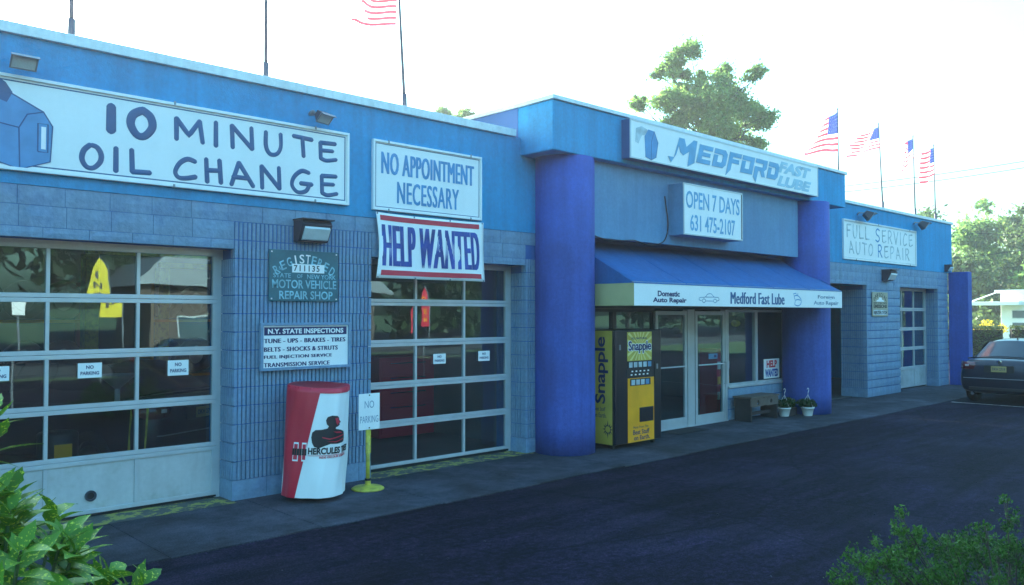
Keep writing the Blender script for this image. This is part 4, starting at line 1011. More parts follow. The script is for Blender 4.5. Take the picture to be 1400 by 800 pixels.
obj('lower_graphic',MB().box(10.0,10.655,vy0-.006,vy0+.01,.08,1.06),M['vyellow'],vm)
obj('display_strip',MB().box(10.05,10.56,vy0-.012,vy0-.0065,.945,1.05),M['cartrim'],vm,bevel=.004)
for i in range(4): x=10.075+i*.118; obj('drink_picture',MB().box(x,x+.09,vy0-.017,vy0-.0125,.955,1.035),M['fade' if i!=3 else 'panelblue'],vm,bevel=.012)
obj('delivery_flap',MB().box(10.28,10.63,vy0-.014,vy0-.0065,.375,.60),M['vblack'],vm,bevel=.008)
text('Made From The',fac(10.13,10.50,.285,.32,vy0-.007),M['navy'],vm,.0,.001); text('Best Stuff',fac(10.12,10.53,.19,.265,vy0-.007),M['navy'],vm,.02,.001); text('on Earth.',fac(10.14,10.54,.105,.175,vy0-.007),M['navy'],vm,.02,.001)
obj('coin_panel',MB().box(10.68,10.80,vy0-.006,vy0+.01,.95,1.30),M['cartrim'],vm); obj('coin_slot',MB().box(10.72,10.76,vy0-.010,vy0-.0065,1.18,1.26),M['grey'],vm); obj('lock',MB().box(9.80,9.83,vy0-.008,vy0,1.50,1.58),M['grey'],vm)
obj('side_graphic',MB().box(vx0-.004+.01,vx0+.01,vy0+.075,vy1-.02,.07,1.79),M['vyellow2'],vm)
xs_=vx0+.004
def vside(y_a,y_b,z_a,z_b):   # letters run upward, tops to the left
    return lambda u,v,w:(xs_-w, y_b+(y_a-y_b)*(1-v), z_a+(z_b-z_a)*u)
text('Snapple',vside(8.08,8.34,.68,1.70),M['navy'],vm,.02,.001,space=.95)
text('on Earth.',lambda u,v,w:(xs_-w,8.36-.24*u,.47+.07*v),M['navy'],vm,.0,.001); text('Best Stuff',lambda u,v,w:(xs_-w,8.36-.22*u,.57+.06*v),M['navy'],vm,.0,.001)
b=MB()
for k in range(12):
    a=k*math.pi/6; r0=.05; cy_,cz_=8.09,.30; w_=.022
    b.add([(xs_-.002,cy_+r0*math.cos(a-.3),cz_+r0*math.sin(a-.3)),(xs_-.002,cy_+r0*math.cos(a+.3),cz_+r0*math.sin(a+.3)),(xs_-.002,cy_+.10*math.cos(a),cz_+(.14 if k%2 else .10)*math.sin(a))],[(0,1,2)])
obj('sun_emblem',b,M['bronze'],vm)

# bench
bn_=thing('wooden_bench','small weathered wooden bench with round cut-outs under the shop window','bench',(14.7,8.45,0))
X0,X1=14.05,15.12
obj('seat',MB().box(X0,X1,8.20,8.60,.44,.475),M['wood'],bn_,bevel=.008)
# apron board with three round holes
bm=bmesh.new(); 
b=MB()
def holed(x0,x1,z0,z1,y,holes,r,m,parent,name):
    # strips between holes, ring fans round each hole
    mb=MB(); xsn=[x0]+[(holes[i]+holes[i+1])/2 for i in range(len(holes)-1)]+[x1]
    for i,h in enumerate(holes):
        n=24; a0,a1=xsn[i],xsn[i+1]; zc=(z0+z1)/2; inn=[];out=[]
        for k in range(n):
            an=2*math.pi*k/n; c_,s_=math.cos(an),math.sin(an); inn.append((h+r*c_,zc+r*s_))
            tx=((a1-h)/c_ if c_>0 else (a0-h)/c_) if abs(c_)>1e-6 else 1e9; tz=((z1-zc)/s_ if s_>0 else (z0-zc)/s_) if abs(s_)>1e-6 else 1e9; t=min(tx,tz); out.append((h+t*c_,zc+t*s_))
        for yy in (y,y+.02):
            vs=[(p[0],yy,p[1]) for p in inn]+[(p[0],yy,p[1]) for p in out]; mb.add(vs,[(k,(k+1)%n,(k+1)%n+n,k+n) for k in range(n)])
        vs=[(p[0],y,p[1]) for p in inn]+[(p[0],y+.02,p[1]) for p in inn]; mb.add(vs,[(k,(k+1)%n,(k+1)%n+n,k+n) for k in range(n)])
        # corner fill
        for cxn in (a0,a1):
            for czn in (z0,z1):
                near=sorted(out,key=lambda p:(p[0]-cxn)**2+(p[1]-czn)**2)[:2]
                for yy in (y,y+.02): mb.add([(near[0][0],yy,near[0][1]),(near[1][0],yy,near[1][1]),(cxn,yy,czn)],[(0,1,2)])
    return obj(name,mb,m,parent)
holed(X0+.02,X1-.02,.28,.44,8.215,[14.33,14.83],.045,M['wood'],bn_,'apron_board')
def leg(x):
    return MB().prism([(0,0),(1,0),(1,.30),(.85,.44),(.05,.44),(0,.30)],lambda u,v,d:(x+d,8.22+.36*u,v),0,.03)
for x in (X0+.04,X1-.07): obj('leg',leg(x),M['wooddark'],bn_)
obj('stretcher',MB().box(X0+.07,X1-.07,8.36,8.40,.10,.16),M['wooddark'],bn_)
obj('back_board',MB().box(X0+.02,X1-.02,8.565,8.585,.28,.44),M['wood'],bn_)

# hanging baskets on the ground
def leaves_cloud(name,centers,n,size,m,parent=None,kind='stuff',flat=.6,seed=1,asp=2.0,up=0.0,mats=None,soft=False):
    r=np.random.default_rng(seed); C=np.array(centers,float); k=len(C)
    vol=C[:,3]**2; pick=r.choice(k,n,p=vol/vol.sum()); d=r.normal(size=(n,3)); d/=np.linalg.norm(d,axis=1)[:,None]
    rad=r.random(n)**(.45) if not soft else np.abs(r.normal(size=n))*.62; pos=C[pick,:3]+d*(rad*C[pick,3])[:,None]*np.array([1,1,flat])
    a=r.normal(size=(n,3)); a[:,2]+=up; a/=np.linalg.norm(a,axis=1)[:,None]; b_=np.cross(a,r.normal(size=(n,3))); b_/=np.linalg.norm(b_,axis=1)[:,None]
    s=size*(.6+.8*r.random(n))[:,None]; A=a*s; Bv=b_*s/asp
    cr=np.cross(a,b_)*s*.15
    V=np.stack([pos-A, pos+Bv+cr, pos+A, pos-Bv+cr],1).reshape(-1,3).astype(np.float32)
    me=bpy.data.meshes.new(name); me.vertices.add(4*n); me.vertices.foreach_set('co',V.ravel()); me.loops.add(4*n); me.loops.foreach_set('vertex_index',np.arange(4*n,dtype=np.int32))
    me.polygons.add(n); me.polygons.foreach_set('loop_start',np.arange(0,4*n,4,dtype=np.int32)); me.polygons.foreach_set('loop_total',np.full(n,4,np.int32)); me.update(); me.validate()
    return mesh_obj(name,me,m,parent,kind=kind)
def basket(x,y,label,seed,hr):
    o=thing('hanging_basket',label,'flower pot',(x,y,0),'hanging baskets by the column')
    obj('pot',MB().lathe([(.085,0),(.09,.01),(.12,.15),(.132,.15),(.132,.175),(.12,.175),(.115,.15)],(x,y,0),28,False),M['pot'],o,smooth=True)
    obj('pot_base',MB().lathe([(.085,.0),(.086,.012)],(x,y,0),20),M['pot'],o); obj('soil',MB().lathe([(.115,.14),(.113,.15)],(x,y,0),20),M['soil'],o)
    leaves_cloud('foliage',[(x+.02,y,.25,.16),(x-.10,y+.05,.26,.12),(x+.10,y-.02,.22,.12)],900,.028,M['petleaf'],o,seed=seed,flat=.6)
    t=(x+.02,y,.42)
    for k in range(3):
        a=k*2.094+.4; obj('hanger_strap',MB().tube([(x+.12*math.cos(a),y+.12*math.sin(a),.17),(x+.06*math.cos(a),y+.06*math.sin(a),.32),t],.004,5),M['pot'],o)
    obj('hook',MB().tube([(t[0],y,.42),(t[0]+.0,y,.46),(t[0]+.03,y,.50),(t[0]+.035,y,.53),(t[0]+.0,y,.55),(t[0]-.035,y,.53)],.007,6),M['pot'],o,smooth=True)
    return o
basket(15.45,8.28,'left white hanging basket on the ground next to the bench',3,0); basket(15.88,8.0,'right white hanging basket on the ground in front of the column',4,0)
tag(obj('planter_box',MB().box(15.52,15.83,8.2,8.42,0,.16),M['wooddark'],bevel=.01),'low dark box between the two white hanging baskets','planter')
tag(leaves_cloud('foliage_clump',[(15.67,8.3,.26,.15),(15.58,8.3,.24,.12)],900,.028,M['petleaf'],seed=9,kind=None),'dark green foliage growing from the low box between the baskets','plant')
# mats
tag(obj('door_mat',MB().box(11.75,12.65,8.22,8.62,.0015,.014),M['matrub'],bevel=.004),'black rubber mat on the pavement before the entry doors','mat')
# litter on the lot
pe=MB(); pr=random.Random(3)
for i in range(170):
    x=pr.uniform(3,24); y=pr.uniform(1.5,7.0); r_=pr.uniform(.004,.012)
    pe.lathe([(r_*.6,0),(r_,r_*.5),(r_*.4,r_)],(x,y,-.012),5)
tag(obj('loose_grit',pe,M['concrete']),'scattered pale grit on the asphalt lot','grit',kind='stuff')

# ------------------------------------------------------------------ the car
def make_car(label,cat='car',loc=(0,0,0),rotz=0,plate='DKH 2719',paint=None):
    root=thing('parked_car',label,cat,(0,0,0)); paint=paint or M['carpaint']
    # lower body: stations along +x (0 = rear bumper)
    ST=[(0.0,.62,.34,.58,.60),(0.03,.78,.30,.74,.80),(.10,.84,.25,.86,.97),(.30,.87,.24,.92,1.035),(.55,.88,.22,.93,1.03),(1.0,.885,.20,.93,.98),(1.8,.89,.20,.92,.95),(2.7,.89,.20,.90,.93),(3.35,.885,.20,.88,.93),(3.9,.87,.22,.82,.86),(4.3,.82,.24,.74,.76),(4.5,.70,.28,.62,.66),(4.56,.55,.34,.52,.56)]
    b=MB(); K=11
    for x,wd,zb,zs,zt in ST:
        half=[(0,zb),(wd*.80,zb),(wd*.96,zb+.07),(wd,zb+(zs-zb)*.45),(wd*.985,zb+(zs-zb)*.80),(wd*.93,zs),(wd*.80,zt),(wd*.45,zt+.018),(0,zt+.022)]
        pts=half+[(-y,z) for y,z in half[-2:0:-1]]
        b.v+= [(x,y,z) for y,z in pts]
    k=len(pts)
    for i in range(len(ST)-1):
        for j in range(k): b.f.append((i*k+j,i*k+(j+1)%k,(i+1)*k+(j+1)%k,(i+1)*k+j)); b.mi.append(0)
    b.f.append(tuple(range(k))); b.mi.append(0); n0=(len(ST)-1)*k; b.f.append(tuple(n0+j for j in range(k))[::-1]); b.mi.append(0)
    o=obj('body',b,paint,root,smooth=True); sb=o.modifiers.new('s','SUBSURF'); sb.levels=2; sb.render_levels=2
    # cabin: stations (x,z, half width) for base and roof
    G=[(.42,1.02,.66,1.02),(.70,1.02,.70,1.20),(1.15,1.0,.735,1.40),(1.5,.98,.74,1.455),(2.2,.96,.745,1.47),(2.7,.94,.74,1.44),(3.1,.93,.72,1.27),(3.55,.92,.68,.93)]
    b=MB()
    for x,zb,wd,zt in G:
        h=zt-zb; half=[(wd+.06,zb-.04),(wd+.03,zb+.02),(wd-.02-.13*h,zb+h*.5),(wd-.05-.26*h,zt-.025*min(1,h*3)),(wd*.45,zt+.012),(0,zt+.018)]
        pts=half+[(-y,z) for y,z in half[-2::-1]]; b.v+=[(x,y,z) for y,z in pts]
    k=len(pts)
    for i in range(len(G)-1):
        for j in range(k-1): b.f.append((i*k+j,i*k+j+1,(i+1)*k+j+1,(i+1)*k+j)); b.mi.append(0)
    b.f.append(tuple(range(k))); b.mi.append(0)
    o=obj('cabin',b,paint,root,smooth=True); sb=o.modifiers.new('s','SUBSURF'); sb.levels=2; sb.render_levels=2
    # glass: rear window, windscreen, side windows
    def gl(name,P,nn=6):
        b=MB()
        for i in range(nn+1):
            for j in range(nn+1):
                u,v=i/nn,j/nn; a=Vector(P[0])*(1-u)+Vector(P[1])*u; c=Vector(P[3])*(1-u)+Vector(P[2])*u; q=a*(1-v)+c*v
                bul=P[4]*(1-(2*u-1)**2); q=q+Vector(P[5])*bul; b.v.append(tuple(q))
        for i in range(nn):
            for j in range(nn): q=i*(nn+1)+j; b.f.append((q,q+nn+1,q+nn+2,q+1)); b.mi.append(0)
        return obj(name,b,M['carglass'],root,smooth=True)
    gl('rear_window',[(.43,.60,1.055),(.43,-.60,1.055),(1.10,-.50,1.40),(1.10,.50,1.40),.05,(-.6,0,.8)])
    gl('windscreen',[(3.50,-.60,.97),(3.50,.60,.97),(2.78,.50,1.425),(2.78,-.50,1.425),.06,(.6,0,.8)])
    for s_ in (1,-1):
        gl('side_window',[(.85,.722*s_,1.05),(1.95,.735*s_,1.03),(1.95,.615*s_,1.415),(1.25,.61*s_,1.385),.012,(0,s_,0)]); gl('side_window',[(2.0,.735*s_,1.03),(3.05,.725*s_,1.01),(2.62,.615*s_,1.39),(2.0,.615*s_,1.415),.012,(0,s_,0)])
        # tail lamps wrapping the corner
        b=MB(); P=[(.055,.50*s_),(.03,.62*s_),(.045,.74*s_),(.115,.815*s_),(.30,.865*s_)]
        b.v=[(x-.012,y,.80) for x,y in P]+[(x+.03,y,.965) for x,y in P]+[(x+.06,y*.97,.80) for x,y in P]+[(x+.08,y*.97,.965) for x,y in P]; n=len(P)
        for i in range(n-1): b.f.append((i,i+1,n+i+1,n+i)); b.mi.append(0); b.f.append((i,i+1,2*n+i+1,2*n+i)); b.mi.append(0); b.f.append((n+i,n+i+1,3*n+i+1,3*n+i)); b.mi.append(0)
        o=obj('tail_lamp',b,M['tail'],root,smooth=True); 
        obj('reversing_lamp',MB().box(.012,.03,min(.62*s_,.70*s_),max(.62*s_,.70*s_),.865,.91),M['taillight'],root,bevel=.004)
        obj('headlamp',MB().box(4.30,4.40,min(.52*s_,.74*s_),max(.52*s_,.74*s_),.60,.70),M['taillight'],root,bevel=.03)
        obj('door_mirror',MB().box(3.0,3.12,min(.86*s_,1.0*s_),max(.86*s_,1.0*s_),.94,1.06),paint,root,bevel=.03)
        obj('exhaust',MB().tube([(.0,.55*s_,.25),(.2,.55*s_,.25)],.035,12),M['chrome'],root) if s_>0 else None
        for xw in (.95,3.65):
            b=MB(); b.lathe([(.20,-.09),(.29,-.10),(.315,-.07),(.32,0),(.315,.07),(.29,.10),(.20,.09)],(0,0,0),32,False); b.v=[(x,z,y) for x,y,z in b.v]; b.v=[(x+xw,y+.80*s_,z+.32) for x,y,z in b.v]
            wh=obj('wheel',b,M['rubber'],root,smooth=True)
            b=MB(); b.lathe([(.0,.07),(.05,.09),(.19,.06),(.205,.085)],(0,0,0),20,False); b.v=[(x+xw,z*s_+.80*s_,y+.32) for x,y,z in b.v]; obj('rim',b,M['chrome'],wh,smooth=True)
    obj('spoiler_lip',MB().tube([(.30,-.72,1.035),(.20,-.60,1.055),(.17,0,1.07),(.20,.60,1.055),(.30,.72,1.035)],.016,8),paint,root,smooth=True)
    obj('plate_recess',MB().box(.006,.03,-.30,.30,.74,.90),M['cartrim'],root,bevel=.004)
    pt=obj('number_plate',MB().box(-.006,.004,-.155,.155,.755,.885),M['plate'],root,bevel=.003)
    text(plate,lambda u,v,w:(-.007-w,.13-.26*u,.79+.06*v),M['platetext'],pt,.02,.001)
    obj('emblem',MB().lathe([(.045,0),(.048,.006),(.035,.008)],(0,0,0),20),M['chrome'],root); e=[c for c in root.children if c.name.startswith('emblem')][0]; e.rotation_euler.y=R(-90); e.location=(.055,0,.97)
    obj('bumper_line',MB().tube([(.085,-.80,.60),(.0,-.70,.60),(-.012,0,.60),(.0,.70,.60),(.085,.80,.60)],.008,6),M['grey'],root); obj('bumper_trim',MB().box(-.004,.06,-.62,.62,.335,.40),M['cartrim'],root,bevel=.01)
    obj('antenna',MB().prism([(0,0),(.10,0),(.02,.055)],lambda u,v,d:(1.42+u,d,1.45+v),-.01,.01),M['cartrim'],root)
    # cut lines of the boot lid
    obj('boot_gap',MB().tube([(.115,-.62,1.0),(.05,-.60,.90),(.028,-.56,.70),(.028,.56,.70),(.05,.60,.90),(.115,.62,1.0)],.004,5),M['black'],root)
    root.location=loc; root.rotation_euler.z=rotz
    return root
car=make_car('dark blue sedan seen from behind at the end of the lot','car',(20.75,5.92,-.012),0)
def car_copy(loc,rot,label):
    c=copy_tree(car); c.location=loc; c.rotation_euler.z=rot; c['label']=label; c['group']='cars seen only through or in the glass'; return c
car_copy((4.4,10.2,.01),R(115),'dark car inside the first garage bay')
car_copy((15.5,-9.0,-.012),R(180),'dark car across the lot mirrored in the shop glass')
car_copy((9.5,-9.6,-.012),R(0),'dark car across the lot mirrored in the second garage door')
car_copy((27.5,-10.0,-.012),R(5),'dark car far across the lot mirrored in the entry doors')

# ------------------------------------------------------------------ inside the bays
def lift(x,y,label):
    o=thing('vehicle_lift',label,'vehicle lift',(x,y,0.01),'yellow lifts inside the bays')
    for s_ in (-1,1):
        obj('post',MB().box(x+1.15*s_-.09,x+1.15*s_+.09,y-.12,y+.12,.01,2.9),M['yellow'],o,bevel=.01)
        obj('arm',MB().tube([(x+1.15*s_,y,.35),(x+.35*s_,y-.7,.30)],.05,8),M['yellow'],o); obj('arm',MB().tube([(x+1.15*s_,y,.35),(x+.35*s_,y+.7,.30)],.05,8),M['yellow'],o)
    obj('crossbeam',MB().box(x-1.2,x+1.2,y-.06,y+.06,2.9,3.0),M['yellow'],o)
lift(4.9,12.6,'yellow two-post lift seen through the first garage door'); lift(8.0-1,15.5,'yellow two-post lift deeper behind the second garage door')
oc=thing('oil_cart','grey oil cart with dark drum just inside the first garage door','oil cart',(2.9,9.9,.01))
obj('drum',MB().lathe([(.2,.12),(.21,.13),(.21,.5),(.2,.52),(.21,.54),(.21,.95),(.19,.97)],(2.75,10.3,-.25),24),M['cartrim'],oc,smooth=True); obj('drum_label',MB().box(2.66,2.84,10.085,10.09,.45,.60),M['vyellow'],oc); obj('tray',MB().box(2.5,3.5,9.6,10.2,.10,.13),M['grey'],oc)
obj('funnel',MB().lathe([(.03,.97),(.03,1.2),(.2,1.35),(.21,1.36)],(3.25,9.9,0),20,False),M['grey'],oc); obj('handle',MB().tube([(3.45,9.65,.13),(3.5,9.65,1.0),(3.5,10.15,1.0),(3.45,10.15,.13)],.015,8),M['yellow'],oc)
for k,x in enumerate((2.55,3.4)): obj('caster',MB().lathe([(.05,0),(.05,.1)],(x,9.7,0),12),M['rubber'],oc)
tb=thing('tool_cabinet','red tool cabinet deep behind the right panes of the second garage door','tool cabinet',(8.1,11.2,.01)); obj('cabinet',MB().box(7.5,8.6,10.9,11.5,.08,1.35),M['red'],tb,bevel=.01)
for k in range(5): obj('drawer',MB().box(7.54,8.56,10.885,10.899,.14+.235*k,.35+.235*k),M['red'],tb,bevel=.004); obj('drawer_pull',MB().box(7.7,8.4,10.87,10.884,.31+.235*k,.325+.235*k),M['chrome'],tb)
wk=thing('work_bench','grey work bench with cream cabinet inside the open bay','work bench',(20.2,11.5,.01))
obj('top',MB().box(19.2,21.6,11.2,11.9,.85,.92),M['grey'],wk); obj('cabinet',MB().box(19.3,21.5,11.3,11.9,.01,.85),M['cartrim'],wk); obj('wall_cabinet',MB().box(20.1,21.4,11.5,11.9,1.9,2.5),M['cream'],wk)
ds=thing('display_stand','red and yellow display stand behind the shop window','display stand',(14.4,9.15,0))
obj('shelf_unit',MB().box(14.30,14.75,9.1,9.5,.01,1.35),M['red'],ds)
for k in range(3): obj('shelf_row',MB().box(14.32,14.73,9.08,9.099,.35+.3*k,.5+.3*k),M['vyellow' if k%2 else 'signwhite'],ds)
ys_=thing('hanging_sign','small yellow sign hanging behind the shop window glass','sign',(14.75,8.95,1.8)); obj('board',MB().lathe([(.17,0),(.17,.015)],(0,0,0),24),M['yellow'],ys_); q=ys_.children[0]; q.rotation_euler.x=R(90); q.scale=(1,.4,1); q.location=(0,0,.06)
obj('cord',MB().tube([(14.75,8.95,1.93),(14.75,8.95,2.9)],.004,5),M['wire'],ys_)

# ------------------------------------------------------------------ vegetation
def limb_path(a,b_,r0,r1,seed,n=6,sag=.08):
    rr=random.Random(seed); a,b_=Vector(a),Vector(b_); L=(b_-a).length; P=[];Rr=[]
    for i in range(n+1):
        t=i/n; p=a.lerp(b_,t)+Vector((rr.uniform(-1,1),rr.uniform(-1,1),rr.uniform(-.5,1)))*L*sag*math.sin(t*math.pi); P.append(p); Rr.append(r0+(r1-r0)*t)
    return P,Rr
def tree(name,label,base,cl,tr,nleaf,lsize,m,group,cat='tree',seed=0,sub=6,flat=.8,spread=(.30,.75)):
    o=thing(name,label,cat,base,group); rr=random.Random(seed)
    zmin=min(c[2]-c[3] for c in cl); top=max(cl,key=lambda c:c[2]); cx=sum(c[0] for c in cl)/len(cl); cy=sum(c[1] for c in cl)/len(cl)
    fork=(base[0]*.4+cx*.6,base[1]*.4+cy*.6,base[2]+max(.3,(zmin-base[2])*.9))
    mid=(cx,cy,(fork[2]+top[2])/2)
    b=MB(); P,Rr=limb_path(base,fork,tr,tr*.7,seed,6,.02); Rr[0]=tr*1.35; b.tube(P,Rr,10); P,Rr=limb_path(fork,mid,tr*.7,tr*.35,seed+1,5,.05); b.tube(P,Rr,8)
    obj('trunk',b,M['bark'],o,smooth=True)
    b=MB()
    for i,c in enumerate(cl):
        s_=Vector(fork).lerp(Vector(mid),rr.random()); P,Rr=limb_path(s_,c[:3],tr*.20,tr*.03,seed+10+i,6,.07); b.tube(P,Rr,6)
        for k in range(4):
            d=Vector((rr.gauss(0,1),rr.gauss(0,1),rr.gauss(0,.7))).normalized()*c[3]*.8; P,Rr=limb_path(P[3] if k%2 else c[:3],Vector(c[:3])+d,tr*.07,tr*.02,seed+50+i*5+k,3,.05); b.tube(P,Rr,4); P,Rr=limb_path(s_,c[:3],tr*.30,tr*.06,seed+10+i,6,.07)
    obj('branches',b,M['bark'],o)
    subs=[]
    for c in cl:
        for k in range(sub):
            d=Vector((rr.gauss(0,1),rr.gauss(0,1),rr.gauss(0,1))).normalized()*c[3]*rr.uniform(.35,.95); subs.append((c[0]+d.x,c[1]+d.y,c[2]+d.z*flat,c[3]*rr.uniform(*spread)))
    leaves_cloud('crown',subs,nleaf,lsize,m,o,seed=seed,flat=.75,kind=None,soft=True)
    return o
def pxc(lst,d):   # cluster list given as (right, up, radius) metres in the plane of the tree -> world, with some depth scatter
    out=[]; rr=random.Random(5); rt=Vector((math.sin(AZ),-math.cos(AZ),0))
    for a,z,r_ in lst:
        p=Vector((math.cos(AZ),math.sin(AZ),0))*d+rt*a; q=rr.uniform(-1.2,1.2); p+=Vector((math.cos(AZ),math.sin(AZ),0))*q; out.append((p.x,p.y,z,r_))
    return out
k_=45/1130.
CT=[(946,64,14),(923,77,15),(937,95,14),(907,93,8),(965,97,8),(997,91,13),(1027,106,11),(975,118,20),(1002,118,16),(937,118,10),(878,134,12),(907,138,16),(937,147,22),(975,147,25),(1009,147,22),(1036,143,9),(1038,168,15),(975,174,22),(919,165,16),(1011,174,20),(1042,190,11),(960,210,26),(1010,215,24)]
CT=[((x-700)*k_,2.04+(430-y)*k_,r_*k_*1.2) for x,y,r_ in CT]
tree('tall_tree','tall loose-crowned tree rising behind the projecting centre of the shop',(37.8,24.6,0),pxc(CT,45),.38,72000,.095,M['leaf'],None,seed=4,sub=14,spread=(.25,.82))
k2=55/1130.
CT=[((x-700)*k2,2.04+(430-y)*k2,r_*k2) for x,y,r_ in [(604,149,9),(594,156,9),(614,157,11),(633,147,8),(638,156,11),(647,153,8),(625,172,14),(650,175,12),(600,175,14)]]
tree('small_tree','treetop just showing above the roof between the two signs and the centre',(34.5,42.6,0),pxc(CT,55),.3,9000,.13,M['leaf'],None,seed=14,sub=5)
# wooded edge to the right
TL=['leftmost of the tall hazy trees beyond the fin wall','hazy tree with the highest top behind the white building','hazy broad tree above the car roof behind the white building','hazy tree at the right edge of the view behind the hedge','hazy tree just outside the right edge of the view','deeper hazy tree filling the gap behind the fin wall','lower hazy tree behind the yellow blossom','hazy lower tree behind the white building canopy']
TS=[(77.5,28.0,11.6,3.4),(84,24.8,12.8,3.8),(80,20.0,11.8,3.6),(86,18.0,12.0,4.0),(84,12.5,12.5,4.0),(96,35.0,12.5,4.2),(72,22.0,7.4,3.0),(74,17.5,7.6,3.0)]
for i,(x,y,h,rc) in enumerate(TS):
    rr=random.Random(60+i); cl=[]
    for k in range(18):
        t=rr.random(); z=h*(.12+.70*t); rad=rc*(1-.55*t)*rr.uniform(.2,1); a=rr.uniform(0,6.28); cl.append((x+rad*math.cos(a),y+rad*math.sin(a),z,rc*rr.uniform(.36,.58)))
    cl.append((x,y,h-.9,rc*.3))
    tree('woodland_tree',TL[i],(x,y,0),cl,.25,15000,.20,M['leaf' if i%2 else 'leaf2'],'trees beyond the hedge',seed=70+i,sub=6)
# far wood line to close the horizon
wl=[(130+10*math.sin(i),-60+9*i,4.5+2*math.sin(i*1.7),6.5) for i in range(22)]
tag(leaves_cloud('distant_wood',wl,24000,.55,M['leaf2'],seed=33,flat=1.0),'far wood line reading as one green mass behind the trees','woodland')
tag(leaves_cloud('rear_wood',[(-60+9*i,95+6*math.sin(i),3,5) for i in range(22)],9000,.7,M['leaf2'],seed=34,flat=1.0),'low wood line hidden behind the shop','woodland')
# clipped hedge
def hedge(pts,h,wd,n,label,seed):
    o=thing('hedge',label,'hedge',(pts[0][0],pts[0][1],0)); P=[Vector((a,b_,0)) for a,b_ in pts]; r=np.random.default_rng(seed)
    b=MB(); seg=[]
    for a,c in zip(P,P[1:]):
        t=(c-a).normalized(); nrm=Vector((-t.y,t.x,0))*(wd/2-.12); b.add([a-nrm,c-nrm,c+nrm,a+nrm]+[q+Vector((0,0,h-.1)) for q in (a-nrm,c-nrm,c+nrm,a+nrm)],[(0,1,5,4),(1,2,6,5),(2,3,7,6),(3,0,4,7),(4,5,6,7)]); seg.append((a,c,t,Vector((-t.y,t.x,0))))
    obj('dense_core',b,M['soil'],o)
    pts3=[]
    for k in range(n):
        a,c,t,nn=seg[k%len(seg)]; u=r.random(); s_=r.integers(0,3)
        if s_==0: off=(r.random()-.5)*wd; z=h+r.normal()*.025
        else: off=(wd/2+r.normal()*.02)*(1 if s_==1 else -1); z=r.random()*h
        q=a.lerp(c,float(u))+nn*float(off); pts3.append((q.x,q.y,float(z),.07))
    leaves_cloud('foliage',pts3,n,.045,M['hedge'],o,seed=seed)
hedge([(39.2,15.5),(40.2,11.3)],1.47,1.1,9000,'clipped green hedge left of the gap behind the dark sedan',5)
hedge([(39.9,10.9),(42.5,3.5)],1.50,1.2,12000,'clipped hedge right of the gap at the edge of the view',6)
tag(leaves_cloud('flowering_shrub',[(44.3,13.1,1.50,.32),(44.6,12.55,1.35,.28),(44.2,13.5,1.2,.3),(44.3,13.0,.8,.5)],1100,.05,M['yellowflower'],seed=8,flat=1,kind=None),'bright yellow blossoming shrub behind the hedge','shrub')

# white building
wb=thing('white_building','small white flat-roofed building with a canopy beyond the hedge','building',(64.8,18,0))
bx=MB(); bx.box(64.8,72,8,18.3,0,3.55); obj('wall',bx,M['wallwhite'],wb,bevel=.02)
obj('roof_edge',MB().box(64.5,72.3,7.7,18.6,3.55,3.75),M['wallwhite'],wb)
obj('canopy',MB().box(63.4,64.79,16.8,20.3,2.68,2.92),M['wallwhite'],wb,bevel=.02)
obj('canopy_brace',MB().tube([(64.2,18.32,3.6),(63.9,19.9,2.95)],.05,6),M['wallwhite'],wb)
obj('canopy_post',MB().tube([(63.7,20.1,0),(63.7,20.1,2.68)],.06,8),M['wallwhite'],wb)
for ya in (15.6,13.2,10.8):
    for za,zb_ in ((1.75,2.35),(1.0,1.5)):
        wf=obj('window',MB().box(64.74,64.8,ya,ya+2.0,za,zb_),M['alu'],wb); obj('pane',MB().box(64.73,64.739,ya+.05,ya+1.95,za+.05,zb_-.05),M['winfar'],wf)

# power lines with their pole
pw=thing('utility_pole','wooden utility pole off to the right carrying the lines','utility pole',(48,6.0,0)); obj('shaft',MB().tube([(48,6.0,0),(48,6.0,10.8)],[.16,.11],10),M['bark'],pw); obj('crossarm',MB().box(47.9,48.1,4.9,7.1,10.2,10.35),M['bark'],pw)
pw2=thing('utility_pole','wooden utility pole hidden far behind the shop','utility pole',(36,27,0)); obj('shaft',MB().tube([(36.0,27.0,0),(36,27,8.1)],[.16,.11],10),M['bark'],pw2); obj('crossarm',MB().box(35.5,36.5,26.9,27.1,7.9,8.02),M['bark'],pw2)
def wirel(a,b_,lab,sag=.25):
    a,b_=Vector(a),Vector(b_); tag(obj('power_line',MB().tube([a.lerp(b_,t/14)-Vector((0,0,sag*math.sin(math.pi*t/14))) for t in range(15)],.016,5),M['wire']),lab,'cable','power lines over the right wing')
wirel((36.0,27.0,8.0),(48,5.2,10.33),'uppermost power line leaving the roof corner to the right',.45)
wirel((36.3,27.0,7.85),(48,6.8,9.9),'second power line just below the uppermost one',.45)
wirel((50,21.5,7.4),(60,11.5,6.75),'power line crossing the middle of the hazy trees',.15)
wirel((50,21.5,4.9),(60,11.5,6.6),'lowest power line rising to the right across the hazy trees',.15)

